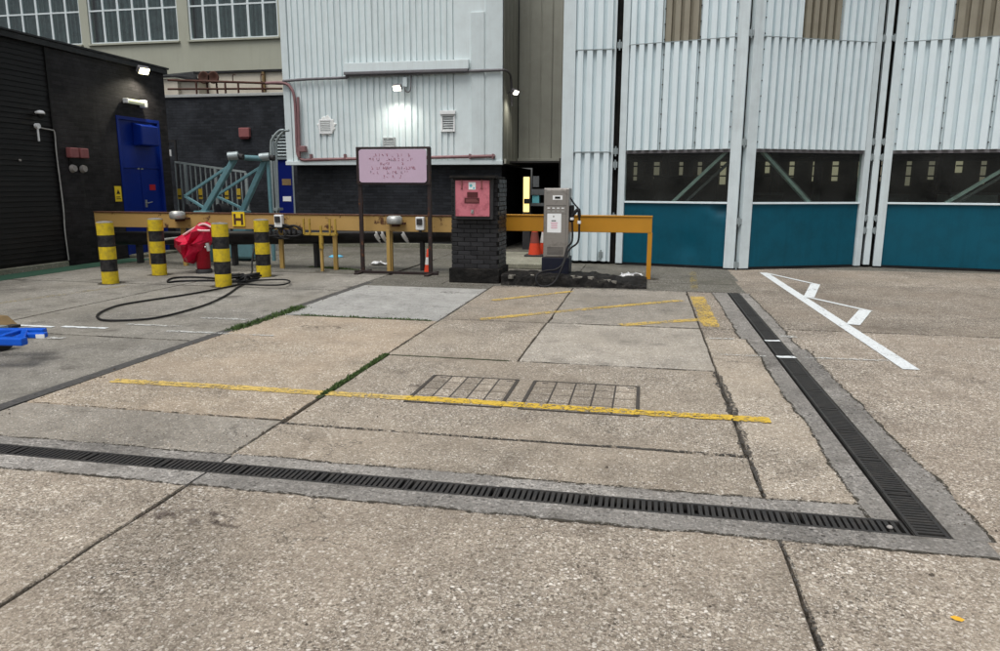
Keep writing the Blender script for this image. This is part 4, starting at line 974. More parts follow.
# beam fittings
def socket(px, py, label, mat='sign_white', wv=.16, hv=.24):
    c = PY(px,py,Yb-.12); t = thing('socket_box', (c.x,Yb-.1,c.z-hv/2), label, 'socket')
    build('box', MB().box(c.x-wv/2,c.x+wv/2,Yb-.15,Yb-.042,c.z-hv/2,c.z+hv/2), mat, t, .015)
    build('flap', MB().box(c.x-wv*.34,c.x+wv*.34,Yb-.18,Yb-.151,c.z-hv*.1,c.z+hv*.38), 'clutter_dark', t, .01)
    build('gland', MB().cyl((c.x,Yb-.1,c.z-hv/2-.04),(c.x,Yb-.1,c.z-hv/2),.025), 'clutter_dark', t)
socket(278.5,221,'white socket box on the yellow barrier by the fourth bollard')
socket(420,223.5,'white socket box on the barrier by the sign frame')
def caplamp(px, py, label):
    c = PY(px,py,Yb-.12); t = thing('beacon_lamp', (c.x,Yb-.12,c.z-.1), label, 'lamp')
    build('hood', MB().lathe([(0,.10),(.10,.10),(.145,.07),(.15,-.02),(.13,-.05),(0,-.05)], (c.x,Yb-.20,c.z)), 'aluminium', t)
    build('base', MB().box(c.x-.17,c.x+.17,Yb-.15,Yb-.042,c.z-.06,c.z-.03).box(c.x-.05,c.x+.05,Yb-.22,Yb-.042,c.z-.10,c.z-.05), 'cap_rust', t)
caplamp(180,216,'dull metal capped lamp on the barrier near the red cover')
caplamp(396,221,'dull metal capped lamp on the barrier inside the sign frame')
c = PY(238.5,219.5,Yb-.06); t = thing('letter_sign', (c.x,Yb-.06,c.z-.14), 'small yellow plate with a black letter H on the barrier', 'sign')
build('plate', MB().box(c.x-.13,c.x+.13,Yb-.062,Yb-.043,c.z-.13,c.z+.15), 'sign_yellow', t)
build('letter', MB().box(c.x-.10,c.x-.055,Yb-.067,Yb-.063,c.z-.10,c.z+.11).box(c.x+.055,c.x+.10,Yb-.067,Yb-.063,c.z-.10,c.z+.11).box(c.x-.055,c.x+.055,Yb-.067,Yb-.063,c.z-.02,c.z+.03), 'cap_rust', t)
# fork rest
t = thing('fork_rest', (-6.02,12.70,0), 'yellow two pronged pipe rest on a post before the barrier', 'pipe rest')
build('post', MB().box(-6.045,-5.995,12.68,12.73,-.02,.66), 'post_yellow', t, .004); build('sleeve', MB().cyl((-6.02,12.705,.42),(-6.02,12.705,.70),.042), 'bracket_yellow', t); build('crossbar', MB().box(-6.36,-5.69,12.67,12.74,.68,.73), 'bracket_yellow', t, .004)
for X in (-6.35,-6.23,-5.82,-5.71): build('prong', MB().box(X-.016,X+.016,12.655,12.69,.70,1.0), 'bracket_yellow', t, .004)
build('stem', MB().box(-6.04,-6.0,12.69,12.72,.73,.86), 'bracket_yellow', t)
t = thing('support_post', (-4.7,12.78,0), 'rusty yellow post under the lamp inside the sign frame', 'post')
build('post', MB().box(-4.735,-4.665,12.74,12.80,-.02,.80), 'post_yellow', t, .004); build('foot', MB().box(-4.80,-4.60,12.70,12.84,-.0,.015), 'post_yellow', t)

# ------------------------------------------------------------------ bollards
def bollard(label):
    t = thing('bollard', (0,0,0), label, 'bollard', 'striped bollards before the barrier', local=True)
    hs = [0,.205,.405,.61,.80,1.0]
    for i in range(5):
        r = .128 if i % 2 == 0 else .1265
        build('yellow_band' if i % 2 == 0 else 'black_band', MB().lathe([(r,hs[i]-(.02 if i == 0 else 0)),(r,hs[i+1])], n=32), 'bollard_yellow' if i % 2 == 0 else 'bollard_black', t)
    build('cap', MB().lathe([(.128,1.0),(.122,1.012),(.08,1.022),(.0,1.03)], n=32), 'bollard_cap', t)
    return t
b0 = bollard('striped bollard nearest the black lodge in the front row')
blist = [((-8.67,10.30),b0['label']),((-8.64,11.50),'striped bollard behind the front left one, partly before the blue door'),((-6.66,10.40),'striped bollard directly before the red cover'),((-6.69,11.72),'striped bollard right of the red cover, nearest the barrier')]
for i, (p, lab) in enumerate(blist):
    o = b0 if i == 0 else copy_tree(b0)
    o.location = (p[0],p[1],0); o.rotation_euler = (rs.uniform(-.008,.008), rs.uniform(-.008,.008), i*1.3); o['label'] = lab
    if i == 3: build('knob', MB().cyl((0,0,1.02),(0,0,1.07),.03).cyl((-.02,0,1.06),(.05,0,1.075),.012), 'clutter_dark', o)

# ------------------------------------------------------------------ sign on frame
SY = 12.62
t = thing('sign_board', (-4.5,SY,0), 'faded pink notice board on a tall dark angle iron frame', 'sign')
a = PY(358.5,149,SY); b = PY(428.5,149,SY); zt = a.z; zb = PY(390,183,SY).z; x0, x1 = a.x, b.x
for X in (x0, x1): build('post', MB().box(X-.035,X+.035,SY-.0,SY+.05,.0,zt+.02), 'frame_rust', t, .004)
build('frame_rail', MB().box(x0-.036,x1+.036,SY-.045,SY-.001,zt-.005,zt+.035).box(x0-.035,x1+.035,SY-.04,SY-.001,zb-.03,zb+.005).box(x0-.037,x0+.02,SY-.043,SY-.001,zb,zt).box(x1-.02,x1+.037,SY-.043,SY-.001,zb,zt), 'frame_rust', t, .003)
build('foot_rail', MB().box(x0-.14,x1+.16,SY-.05,SY-.002,.0,.05).box(x0-.05,x0+.03,SY-.3,SY+.4,.0,.03).box(x1-.03,x1+.05,SY-.3,SY+.4,.0,.03), 'frame_rust', t, .004)
rr = .05; ol = []
for cx, cz, a0 in ((x1-.025-rr,zt-.01-rr,0),(x0+.025+rr,zt-.01-rr,90),(x0+.025+rr,zb+.01+rr,180),(x1-.025-rr,zb+.01+rr,270)):
    ol += [(cx+rr*cos(radians(a0+k*18)), cz+rr*sin(radians(a0+k*18))) for k in range(6)]
n = len(ol); pm = MB().add([(x,SY-.060,z) for x,z in ol]+[(x,SY-.046,z) for x,z in ol], [list(range(n))]+[(i,(i+1)%n,n+(i+1)%n,n+i) for i in range(n)])
pn = build('panel', pm, 'pink_sign', t)
# lettering too weathered to read: broken strokes in six centred lines
r_ = random.Random(41); hh = zt-zb
for row, (f0, f1, dens) in enumerate(((.23,.77,.62),(.17,.79,.72),(.33,.67,.62),(.20,.82,.80),(.17,.70,.60),(.33,.60,.55))):
    zc = zt-hh*(.16+.125*row+.02); lh = hh*.082; sm = MB(); X = x0+(x1-x0)*f0; xe = x0+(x1-x0)*f1; ys = SY-.0615
    while X < xe:
        wch = lh*r_.uniform(.55,.8)
        if r_.random() < dens:
            for seg in range(r_.randint(1,3)):
                k = r_.randint(0,4); th = lh*.16
                if k == 0: sm.bar((X,ys,zc-lh/2),(X,ys,zc+lh/2*r_.uniform(.3,1)),th,.002,(0,1,0))
                elif k == 1: sm.bar((X+wch*.8,ys,zc-lh/2*r_.uniform(0,1)),(X+wch*.8,ys,zc+lh/2),th,.002,(0,1,0))
                elif k == 2: sm.bar((X,ys,zc+lh/2*r_.uniform(-1,1)),(X+wch*.8,ys,zc+lh/2*r_.uniform(-1,1)),th,.002,(0,1,0))
                elif k == 3: sm.bar((X,ys,zc-lh/2),(X+wch*.8,ys,zc-lh/2),th,.002,(0,1,0))
                else: sm.bar((X,ys,zc+lh/2),(X+wch*.8,ys,zc-lh/2),th,.002,(0,1,0))
        X += wch*1.22 if r_.random() > .14 else wch*2
    if sm.v: build('lettering', sm, 'sign_letter', pn)['kind'] = 'stuff'

# ------------------------------------------------------------------ brick pillar and red cabinet
PX0, PX1, PY0, PY1 = -3.20, -2.40, 11.74, 12.47
pl = thing('brick_pillar', (-2.8,12.1,0), 'black brick pillar carrying the faded red cabinet', 'pillar')
build('core', MB().box(PX0+.012,PX1-.012,PY0+.012,PY1-.012,.2,1.72), 'mortar_dark', pl)
build('plinth', MB().box(PX0-.035,PX1+.035,PY0-.06,PY1+.04,-.02,.245), 'bitumen_kerb', pl, .015)
build('cap', MB().box(PX0+.02,PX1-.02,PY0-.0,PY1,1.722,1.76), 'mortar_dark', pl, .01)
r_ = random.Random(2); cz = .247; row = 0; me_cache = {}
def brick(x0, x1, y0, y1, z0, z1):
    build('brick', MB().box(x0,x1,y0,y1,z0,z1), 'pillar_brick' if r_.random() < .7 else 'pillar_brick_b', pl, .003, 1)
while cz < 1.68:
    h = .065; j = .009; L = .215
    xs = PX0 - (L/2+j/2)*(row % 2); 
    while xs < PX1-.02:
        a, b = max(xs, PX0), min(xs+L, PX1)
        if b-a > .03: o_ = r_.uniform(-.004,.003); brick(a, b, PY0+o_, PY0+.10, cz, cz+h)
        xs += L+j
    ys = PY0+.102 - (L/2)*((row+1) % 2)
    while ys < PY1-.02:
        a, b = max(ys, PY0+.104), min(ys+L, PY1)
        if b-a > .03:
            o_ = r_.uniform(-.003,.004); brick(PX1-.10, PX1+o_, a, b, cz, cz+h); brick(PX0+o_, PX0+.10, a, b, cz, cz+h)
        ys += L+j
    cz += h+j; row += 1
cbx = thing('red_cabinet', (-2.81,11.66,1.1), 'faded red cabinet with a white sticker on the brick pillar', 'cabinet')
x0, x1, z0, z1 = -3.09, -2.515, 1.115, 1.70; YC = 11.60
build('backbox', MB().box(x0-.03,x1+.05,YC+.03,PY0-.006,z0-.05,z1+.03), 'clutter_dark', cbx, .008)
dr = build('door', MB().box(x0,x1,YC,YC+.028,z0,z1), 'cabinet_red', cbx, .006)
build('rain_hood', MB().box(x0-.08,x1+.12,YC-.06,PY0-.007,z1+.032,z1+.075), 'mortar_dark', cbx, .006)
for X in (x0+.11,x1-.13): build('hinge', MB().cyl((X,YC-.008,z1-.12),(X,YC-.008,z1+.01),.012).lathe([(0,.0),(.02,.01),(0,.03)],(X,YC-.008,z1-.14)), 'faded_red', dr)
st = build('sticker', MB().box(x0+.225,x0+.345,YC-.004,YC-.0005,z1-.15,z1-.03), 'sign_white', dr); build('sticker_mark', MB().cyl((x0+.265,YC-.0045,z1-.085),(x0+.265,YC-.0055,z1-.085),.025).box(x0+.30,x0+.33,YC-.0055,YC-.0045,z1-.14,z1-.11), 'icon_teal', dr)
build('plate', MB().box(x0+.20,x0+.38,YC-.006,YC-.0005,z1-.275,z1-.19), 'plate_maroon', dr); build('plate', MB().box(x0+.155,x0+.405,YC-.006,YC-.0005,z1-.37,z1-.282), 'plate_maroon', dr)
for k in range(3): build('plate_text', MB().box(x0+.18,x0+.36+.02*k,YC-.0075,YC-.0063,z1-.31-.02*k,z1-.302-.02*k), 'faded_red', dr)
build('latch', MB().box(x0+.27,x0+.31,YC-.02,YC-.001,z0+.05,z0+.11).cyl((x0+.27,YC-.02,z0+.06),(x0+.31,YC-.025,z0+.10),.011), 'steel_bright', dr)

# ------------------------------------------------------------------ kerb island
rsi = random.Random(19)
ki = MB(); pts = []
xs0, xs1, ya, yb = -3.33+.0, .06, 11.53, 13.1
nseg = 46
fr = [(-2.31+(xs1+2.31)*i/nseg, ya+.03*noise.noise(Vector((i*.35,1,2)))+rsi.uniform(-.008,.008)) for i in range(nseg+1)]
taper = lambda x: max(.12, min(1, (xs1-x)/.85)) if x > -.8 else 1
vs_ = []
for (x, y) in fr:
    hz = .17*taper(x)+.018*noise.noise(Vector((x*4,5,1)))
    for dy, z in ((0,-.02),(.015,.06*taper(x)),(.02+rsi.uniform(0,.02),hz-.03),(.06+rsi.uniform(0,.04),hz),(.45,hz*.98),(.9,hz*.9),(1.3,.05)): vs_.append((x+rsi.uniform(-.01,.01), y+dy+rsi.uniform(-.012,.012), z+rsi.uniform(-.014,.014)))
k = 7; ki.add(vs_, [(i*k+j,(i+1)*k+j,(i+1)*k+j+1,i*k+j+1) for i in range(nseg) for j in range(k-1)]); ki.add(vs_[-k:], [list(range(k))])
kb = single('kerb_island', ki, 'bitumen_kerb', 'black tarry kerb island with broken edge under the fuel pump', 'kerb')
for k in range(14):
    x = rsi.uniform(-1.15,-.15) if k < 11 else rsi.uniform(-2.2,-1.8); y = ya+rsi.uniform(.03,.12); q = rsi.uniform(.025,.065); z = .155*taper(x)-.01
    out_ = [(x+q*cos(a)*rsi.uniform(.6,1.3)*1.4, y+q*sin(a)*rsi.uniform(.6,1.1)) for a in (0,.9,1.9,2.8,3.9,5.1)]
    build('broken_edge', MB().prism(out_, z-.04, z+rsi.uniform(.012,.035)), 'concrete_left' if k % 3 else 'concrete_back', kb, .006)

# ------------------------------------------------------------------ fuel pump
pu = thing('fuel_pump', (-1.50,12.2,.2), 'brushed steel fuel pump with a white notice on its front', 'fuel pump')
pY = 12.0; a = PY(544,188,pY); b = PY(569.5,188,pY); x0, x1 = a.x, b.x; zt = a.z; zbm = PY(555,257.5,pY).z; dp = .42
build('plinth', MB().box(x0-.02,x1+.02,pY-.015,pY+dp+.02,.12,zbm), 'pump_navy', pu, .01)
build('body', MB().box(x0,x1,pY,pY+dp,zbm+.001,zt), 'brushed_steel', pu, .012)
fp_ = build('front_panel', MB().box(x0+.045,x1-.045,pY-.012,pY-.0005,zbm+.02,zt-.03), 'brushed_steel', pu, .006)
build('panel_seam', MB().box(x0+.045,x1-.045,pY-.014,pY-.0125,zt-.29,zt-.283).box(x0+.045,x1-.045,pY-.014,pY-.0125,zt-.42,zt-.415), 'clutter_dark', fp_)
c = (x0+x1)/2+.02; dz = zt-.155
dsp = build('display', MB().box(c-.082,c+.082,pY-.018,pY-.0125,dz-.036,dz+.036), 'sign_white', pu, .002)
build('screen', MB().box(c-.045,c+.045,pY-.020,pY-.0185,dz-.018,dz+.018), 'letter_black', dsp)
for q in range(2):
    for k_ in range(4): build('button', MB().box(x0+.065+k_*.078,x0+.11+k_*.078,pY-.017,pY-.0128,zt-.335-q*.05,zt-.317-q*.05), 'sign_white' if q == 0 else 'aluminium', pu)
nx0 = PY(547.5,214,pY).x; nx1 = PY(561.5,214,pY).x; nz1 = PY(555,213.5,pY).z; nz0 = PY(555,232.5,pY).z
no = build('notice', MB().box(nx0,nx1,pY-.018,pY-.0128,nz0,nz1), 'sign_white', pu)
w_ = nx1-nx0; h_ = nz1-nz0
build('notice_print', MB().box(nx0+w_*.3,nx0+w_*.62,pY-.0195,pY-.0185,nz0+h_*.60,nz0+h_*.65), 'letter_black', no)
for k_ in range(4): build('notice_print', MB().box(nx0+w_*(.28-.03*(k_ == 3)),nx0+w_*(.72+.03*(k_ == 3)),pY-.0195,pY-.0185,nz0+h_*(.22+.09*k_),nz0+h_*(.27+.09*k_)), 'letter_pink', no)
build('notice_icon', MB().cyl((nx0+w_*.45,pY-.0195,nz0+h_*.85),(nx0+w_*.45,pY-.0185,nz0+h_*.85),.014), 'bell_grey', no)
for k_ in range(7): build('louvre_slot', MB().box(x0+.07,x1-.08,pY-.0145,pY-.0125,zbm+.05+k_*.019,zbm+.058+k_*.019), 'clutter_dark', fp_)
# nozzle holster and hose on the right flank
hx = x1+.05
build('holster', MB().box(x1+.001,x1+.07,pY+.06,pY+.2,1.02,1.30), 'black_rubber', pu, .015)
build('nozzle', MB().tube([(hx,pY+.02,1.12),(hx+.06,pY+.02,1.20),(hx+.11,pY+.02,1.23),(hx+.12,pY+.02,1.12)],.028,8,4).tube([(hx-.03,pY+.03,1.42),(hx+.02,pY+.02,1.34),(hx+.1,pY+.02,1.25)],.014,8,4), 'black_rubber', pu)
build('nozzle_collar', MB().cyl((hx+.122,pY+.02,1.0),(hx+.122,pY+.02,1.05),.03).cyl((hx-.0,pY+.03,1.06),(hx+.0,pY+.03,1.1),.032), 'sign_white', pu)
hz = thing('pump_hose', (-1.4,11.8,.02), 'black fuel hose hanging from the pump and looping over the kerb', 'hose')
def H(px,py,Y): return PY(px,py,Y)
P = [(hx+.122,pY+.02,1.12),(hx+.125,pY+.01,.95),(hx+.11,pY-.02,.7),H(569,250,11.85),H(563,265,11.62),H(556,280,11.5),H(548,287.0,11.44),H(540,286.0,11.44),H(536,280.5,11.46),H(538,274.0,11.52),H(546,270.8,11.60),H(556,269.5,11.66),H(563,263,11.72),H(567,248,11.86),(hx+.01,pY+.03,.72),(hx+.0,pY+.03,1.08)]
P = [Vector((p[0],p[1],max(p[2],.02))) for p in P]
build('hose', MB().tube(P,.0165,8,6), 'black_rubber', hz)

# ------------------------------------------------------------------ cones
def cone(loc, h, label, low='cone_orange', mid='cone_white'):
    t = thing('traffic_cone', loc, label, 'traffic cone', 'traffic cones'); x, y, z = loc; s = h/.75
    build('base', MB().box(x-.19*s,x+.19*s,y-.19*s,y+.19*s,z,z+.035*s), 'clutter_dark', t, .01)
    r = lambda f: (.135-.105*f)*s
    for nm, f0, f1, mt in (('lower_cone',.047,.36,low),('sleeve',.36,.66,mid),('upper_cone',.66,1,low)):
        build(nm, MB().lathe([(r(f0)+(.003*s if nm == 'sleeve' else 0),f0*h),(r(f1)+(.003*s if nm == 'sleeve' else 0),f1*h)]+([(0,h)] if f1 == 1 else []),loc,24), mt, t)
cA = G(534.5,256,.10); cB = G(541,256.5,.10)
cone((cA.x,cA.y,.10),.80,'orange red traffic cone between the pillar and the fuel pump','cone_orange','cone_dirty')
cone((cB.x+.03,cB.y+.35,.10),.78,'white sleeved cone half hidden behind the fuel pump','cone_orange','cone_white')
c = G(426.5,274); cone((c.x,c.y+.12,0),.46,'small orange and white cone by the right foot of the sign','cone_orange','cone_white')
# alcove contents
t = thing('yellow_strip_lamp', (-2.6,17.2,0), 'glowing yellow upright strip in the dark alcove', 'lamp')
a = PY(523.5,177,17.2); b = PY(529,212,17.2)
build('tube', MB().box(a.x,b.x,17.2,17.24,b.z,a.z), 'yellow_lamp', t, .01); build('backing', MB().box(a.x-.02,b.x+.02,17.245,17.3,-.0+.1,a.z+.02), 'clutter_dark', t); build('bracket', MB().box(a.x+.02,b.x+.02,17.17,17.198,1.2,1.32), 'letter_black', t)
t = thing('control_panel', (-2.1,17.6,.1), 'grey shelf unit with boxes in the dark alcove', 'cabinet')
a = PY(531,189,17.6); b = PY(546,206,17.6)
build('shelf', MB().box(a.x,b.x+.5,17.6,18.0,a.z-.14,a.z), 'clutter_grey', t).name; build('shelf', MB().box(a.x,b.x+.5,17.6,18.0,b.z,b.z+.07), 'clutter_grey', t)
build('box', MB().box(a.x+.03,a.x+.2,17.62,17.9,b.z+.071,a.z-.15), 'icon_teal', t); build('upright', MB().box(a.x-.05,a.x,17.6,18.0,.1,a.z), 'clutter_dark', t); build('upright', MB().box(b.x+.45,b.x+.5,17.6,18.0,.1,a.z-.15), 'clutter_dark', t)
a = PY(533,176,18.2); b = PY(539,187,18.2); single('paper_notice', MB().box(a.x,b.x,18.2,18.22,b.z,a.z), 'clutter_grey', 'dull grey notice in the back of the dark alcove', 'notice')

# ------------------------------------------------------------------ red covered extinguisher
ex = thing('wheeled_extinguisher', (-7.85,11.95,0), 'wheeled extinguisher under a bright red cover beside the bollards', 'extinguisher')
eY = 11.95
c = PY(203.5,262,eY); zg = .0
build('cylinder', MB().lathe([(0,.06),(.10,.06),(.125,.10),(.125,.62),(.07,.74),(0,.76)], (c.x,eY,0)), 'extinguisher_red', ex)
build('foot_ring', MB().lathe([(.145,.0),(.145,.07),(.12,.08),(.12,0)], (c.x,eY,0)), 'clutter_dark', ex)
# cover: loose sheet hung over the frame, pulled to a low corner on the left
cm = MB(); cen = PY(197,243,eY); outl = [(178,238),(186,233),(194,228),(203,222.5),(212,226),(213,240),(207,243),(205.5,250),(200,257),(193.5,264),(187,261),(182,255),(178.5,247)]
ring = [PY(px,py,eY) for px,py in outl]; n = len(ring); r_ = random.Random(6); levels = [(.0,1.0),(.07,.985),(.14,.86),(.20,.62),(.235,.32),(.25,.08)]
for sgn in (-1, 1):
    vs_ = []
    for dep, f in levels:
        for i, p in enumerate(ring):
            v = cen+(p-cen)*f; cr = .055*sin(i*2.1+dep*9)+r_.uniform(-.03,.03)
            vs_.append((v.x, eY+sgn*(dep+cr*(0 if dep == 0 else 1)), v.z+(0 if dep == 0 else r_.uniform(-.02,.02))))
    L_ = len(levels)
    cm.add(vs_, [(a*n+i,a*n+(i+1)%n,(a+1)*n+(i+1)%n,(a+1)*n+i) for a in range(L_-1) for i in range(n)]+[[ (L_-1)*n+i for i in range(n)]], True)
cm.sm = [False]*len(cm.sm)
cv = build('cover', cm, 'tarp_red', ex, .012)
build('cover_hem', MB().tube([PY(178,238.5,eY-.10),PY(186,233.5,eY-.14),PY(194,228.5,eY-.15),PY(203,224,eY-.13),PY(211,227,eY-.1)],.022,6,4).tube([PY(194,229,eY-.17),PY(201,230.5,eY-.2),PY(210,230.5,eY-.15)],.02,6,4), 'tarp_edge', ex)
build('lance', MB().cyl(PY(180,237.5,eY-.05),PY(163,239.5,eY-.05),.020), 'aluminium', ex); c2 = PY(162,239.5,eY-.05); build('lance_tip', MB().cyl((c2.x-.05,c2.y,c2.z),(c2.x+.03,c2.y,c2.z),.045), 'aluminium', ex)
build('hose_coupling', MB().cyl(PY(207,243,eY-.22),PY(209,251,eY-.22),.035).cyl(PY(205,247,eY-.22),PY(209,247,eY-.2),.02), 'aluminium', ex)

# ------------------------------------------------------------------ hoses on the ground
def gpts(l, z=.018): return [G(x,y,z) for x,y in l]
single('ground_hose', MB().tube(gpts([(240,284),(222,288),(190,294),(150,300),(120,305),(103,311),(97,316),(103,320),(125,320.3),(155,318),(185,311),(210,303),(228,294),(238,287),(246,283)]),.0135,8,5), 'black_rubber', 'long loop of black hose lying flat towards the left yard', 'hose')
single('ground_hose', MB().tube(gpts([(238,283.5),(262,285),(283,284.5),(290,281.5),(283,279.5),(262,280),(246,281),(228,282.5)],.05),.0135,8,5), 'black_rubber', 'short loop of black hose by the rightmost bollard', 'hose')
single('ground_hose', MB().tube(gpts([(246,282),(225,280.5),(200,280.5),(180,281),(168,282),(171,278.5),(185,277),(205,277.5),(222,279)],.018),.016,8,5), 'black_rubber', 'loop of black hose behind the red covered extinguisher bollard', 'hose')
t = thing('hose_knot', (-6.6,10.6,0), 'knot of black hose couplings between the right bollards', 'hose')
r_ = random.Random(3); c = G(240,281.5)
for k in range(7):
    P = [c+Vector((r_.uniform(-.28,.28), r_.uniform(-.30,.30), .03+.09*r_.random())) for _ in range(5)]; build('hose', MB().tube(P,.02,7,5), 'black_rubber', t)
P = [G(246,281,.06), PY(252,272,11.4), PY(252,262,11.62), PY(256,245,11.85), PY(268,234,12.6)]; build('riser_hose', MB().tube(P,.016,7,5), 'black_rubber', t)

# ------------------------------------------------------------------ teal stand behind the barrier
ty = 14.0
t = thing('trestle_stand', (-8.7,ty,0), 'teal tubular trestle with two leaning legs behind the barrier', 'trestle')
def T(px,py,Y=ty): return PY(px,py,Y)
for k, (bx, by, tx, ty_, fx, fy, Yv) in enumerate(((206,211,236,156,184,195,13.9),(259,211,267,158,215,196.5,14.4))):
    pass
for (b1, t1, f1, Yv) in (((204,212),(235,158),(185,196),13.8),((242,212),(266,159),(216,196),14.3)):
    B_ = PY(*b1,Yv); T_ = PY(*t1,Yv); F_ = PY(*f1,Yv); dirv = (B_-T_).normalized(); low = B_+dirv*((B_.z-.05)/-dirv.z)
    build('leg', MB().bar(B_,T_,.11,.11,(0,1,0)), 'teal_steel', t, .015)
    build('strut', MB().bar(F_,T_+(B_-T_)*.12,.055,.055,(0,1,0)), 'teal_steel', t, .008); build('lower_strut', MB().bar(F_,B_+(T_-B_)*.06,.055,.055,(0,1,0)), 'teal_steel', t, .008)
    build('head', MB().cyl((T_.x-.09,Yv-.10,T_.z+.03),(T_.x+.10,Yv-.04,T_.z+.05),.085), 'galvanised', t); build('socket', MB().cyl((T_.x+.10,Yv,T_.z+.03),(T_.x+.19,Yv,T_.z+.02),.06), 'clutter_dark', t)
    build('base_block', MB().box(B_.x-.16,B_.x+.14,Yv-.15,Yv+.15,0,B_.z+.03), 'teal_steel', t, .02)
    build('caster', MB().cyl((F_.x-.05+.15,Yv-.1,F_.z-.32),(F_.x+.05+.15,Yv+.05,F_.z-.32),.16), 'black_rubber', t)
a, b = T(244,157.5,14.0), T(262,158.5,14.2); build('roller', MB().cyl(a,b,.055), 'teal_steel', t); a, b = T(268,160,14.3), T(271.5,214,14.3); build('upright', MB().bar((a.x,14.3,a.z),(b.x,14.3,0),.06,.06), 'teal_steel', t)
a = T(228,232,14.1); b = T(256,262,14.1); build('lower_block', MB().box(a.x,b.x,14.0,14.4,.05,a.z), 'teal_steel', t, .05)

# ------------------------------------------------------------------ blue trolley at the left edge
tz = .24
t = thing('tow_trolley', (-6.1,5.4,0), 'bright blue tubular trolley frame entering at the left edge', 'trolley')
def U(px,py,z=tz): return G(px,py,z)
tip1 = U(45.5,331.3); tip2 = U(46.5,335); 
def ext(p, q, d): p = Vector(p); q = Vector(q); return p+(p-q).normalized()*d
l1a = U(0,331.5); l2a = U(0,341); l2b = U(25,341.5)
E1 = ext(l1a,tip1,1.0); E2 = ext(l2a,l2b,1.0)
build('rail', MB().bar(E1,tip1,.07,.06), 'trolley_blue', t, .012); build('rail', MB().bar(E2,l2b,.085,.07), 'trolley_blue', t, .012)
build('cross_tube', MB().bar(l2b+Vector((-.05,.02,.005)),tip1+Vector((-.22,0,.005)),.05,.045), 'trolley_blue', t, .01)
build('cross_tube', MB().bar(U(2,337),U(18,332),.05,.045), 'trolley_blue', t, .01); build('cross_tube', MB().bar(U(14,339.5),U(27,334),.05,.045), 'trolley_blue', t, .01)
build('hitch_plate', MB().bar(U(28,335.3),tip2,.07,.05), 'trolley_blue', t, .012); build('hitch_label', MB().bar(U(36,336.4,tz-.0),U(44.5,336.4,tz-.0),.012,.035), 'sign_white', t)
wl_ = G(-2,351); build('wheel', MB().cyl((wl_.x-.05,wl_.y+.06,.10),(wl_.x+.06,wl_.y+.02,.10),.10), 'black_rubber', t); build('fork', MB().box(wl_.x-.06,wl_.x+.05,wl_.y-.02,wl_.y+.1,.18,tz+.0), 'galvanised', t)
wl2 = ext(G(-2,351),tip1,.8); build('wheel', MB().cyl((E1.x-.02,E1.y,.10),(E1.x+.07,E1.y-.03,.10),.10), 'black_rubber', t); build('fork', MB().box(E1.x-.03,E1.x+.06,E1.y-.06,E1.y+.05,.18,tz), 'galvanised', t)
c = G(0,329); tb = thing('timber_block', (c.x-.3,c.y+.3,0), 'brown timber chock behind the blue trolley', 'timber')
c0 = G(4.5,328.5); build('block', MB().add([(c0.x-1.2,c0.y-.1,0),(c0.x,c0.y,0),(c0.x,c0.y+.2,0),(c0.x-1.2,c0.y+.2,0),(c0.x-1.2,c0.y-.1,.16),(c0.x-.14,c0.y,.11),(c0.x-.14,c0.y+.2,.11),(c0.x-1.2,c0.y+.2,.16)],[(3,2,1,0),(4,5,6,7),(0,1,5,4),(1,2,6,5),(2,3,7,6),(3,0,4,7)]), 'wood_brown', tb, .01); build('foot', MB().box(c0.x-.02,c0.x+.10,c0.y-.0,c0.y+.12,.002,.03), 'clutter_dark', tb)

# ------------------------------------------------------------------ litter and small things
def crumple(c, s, mat, name, label, cat, seed):
    r_ = random.Random(seed); m = MB(); n = 7
    vs_ = [(c.x+s*(i/n-.5)+r_.uniform(-.1,.1)*s, c.y+s*.7*(j/n-.5)+r_.uniform(-.1,.1)*s, .012+s*.30*abs(noise.noise(Vector((i*.9,j*.9,seed))))+.01*r_.random()) for i in range(n+1) for j in range(n+1)]
    m.add(vs_, [(i*(n+1)+j,(i+1)*(n+1)+j,(i+1)*(n+1)+j+1,i*(n+1)+j+1) for i in range(n) for j in range(n)])
    o = single(name, m, mat, label, cat); so_ = o.modifiers.new('thick','SOLIDIFY'); so_.thickness = .003
crumple(G(631,277),.36,'paper_white','litter_bag','crumpled white wrapper by the foot of the orange barrier post','litter',5)
crumple(G(379,265),.32,'paper_white','litter_sheet','crumpled white sheet lying behind the sign frame','litter',9)
c = G(336,257); single('blue_lid', MB().lathe([(0,.05),(.10,.045),(.16,.02),(.17,.0),(0,0)],(c.x,c.y,0)), 'lid_blue', 'pale blue round lid on the ground by the dark brick wall', 'lid')
c = G(957,620.5); r_ = random.Random(4)
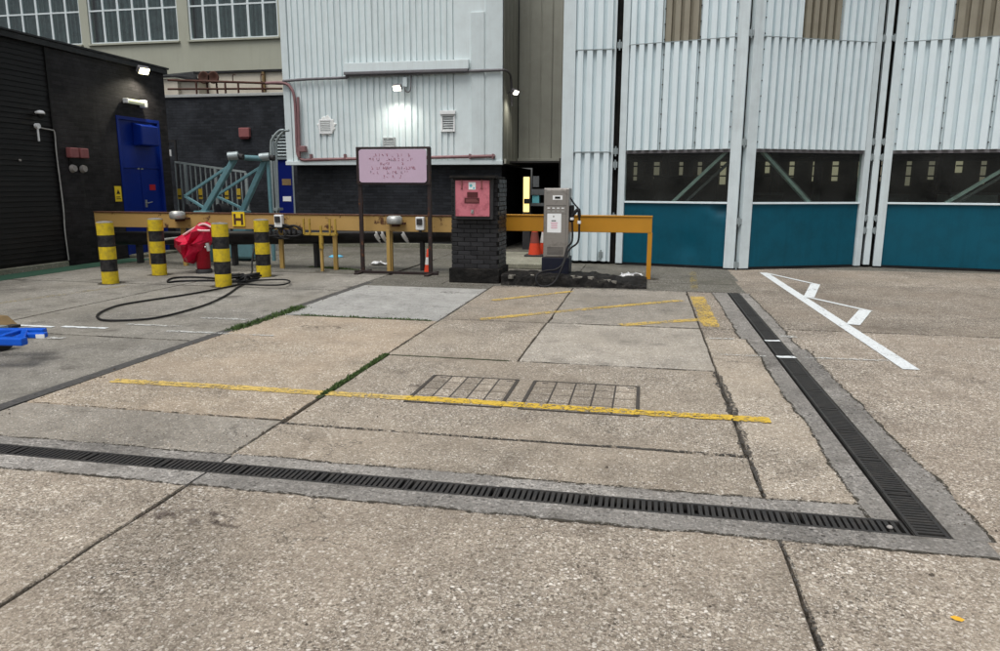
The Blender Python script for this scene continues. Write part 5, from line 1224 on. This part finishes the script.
single('fallen_leaf', MB().add([(c.x-.022,c.y+.01,.006),(c.x-.008,c.y-.004,.003),(c.x+.012,c.y-.012,.004),(c.x+.024,c.y-.006,.010),(c.x+.008,c.y+.006,.012),(c.x-.006,c.y+.012,.012)],[(0,1,5),(1,2,4,5),(2,3,4)]), 'leaf_yellow', 'small yellow leaf on the concrete in the right foreground', 'leaf')
c = G(889.5,529.5); single('pebble', MB().lathe([(0,0),(.012,.002),(.015,.008),(.009,.015),(0,.017)],(c.x,c.y,.004),10), 'bell_grey', 'small pale pebble stuck on the drain near its corner', 'pebble')

def grit(name, spots, label, seed):
    r_ = random.Random(seed); m = MB()
    for (x0, y0, x1, y1, n, sp) in spots:
        for _ in range(n):
            t_ = r_.random(); x = x0+(x1-x0)*t_+r_.gauss(0, sp); y = y0+(y1-y0)*t_+r_.gauss(0, sp); q = r_.uniform(.003, .010)*(2 if r_.random() < .06 else 1)
            vs_ = [(x+q*cos(a)*r_.uniform(.6,1), y+q*sin(a)*r_.uniform(.6,1), 0) for a in (0,1.26,2.5,3.8,5)]+[(x+r_.gauss(0,q*.2), y+r_.gauss(0,q*.2), q*.9)]
            m.add(vs_, [(i,(i+1)%5,5) for i in range(5)])
    o = build(name, m, 'grit_brown', None, fix=False); tag(o, label, 'grit', None, 'stuff')
paint('grit_brown', (.085, .07, .055), .9, .5, (.25, .22, .18), 40)
grit('grit', [(-3.2,11.4,1.3,11.4,420,.06),(-2.4,4,-2.4,11,120,.04),(-4.5,4,-4.5,11,220,.05),(-1.0,12,.3,12.6,260,.18),(1.63,3.5,1.6,11,160,.03)], 'loose brown grit along the kerb and slab joints', 77)
grit('grit', [(-3,.9,3,3.1,60,.4),(-2,4,1,6,40,.5),(2,4,5,9,50,.8)], 'scattered small stones on the open concrete', 78)

# contact shade painted as dark patchy rings round the feet of posts
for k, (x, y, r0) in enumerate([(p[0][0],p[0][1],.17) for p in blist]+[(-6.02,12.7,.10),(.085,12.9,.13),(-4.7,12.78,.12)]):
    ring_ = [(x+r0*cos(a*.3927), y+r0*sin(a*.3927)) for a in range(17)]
    build('joint_dirt_and_contact_shade', strip('joint_dirt_and_contact_shade', ring_, .10, 'joint_dirt_and_contact_shade', .0026, .0016, jit=.5, seed=400+k, step=.04), 'joint_dirt_and_contact_shade', ground)
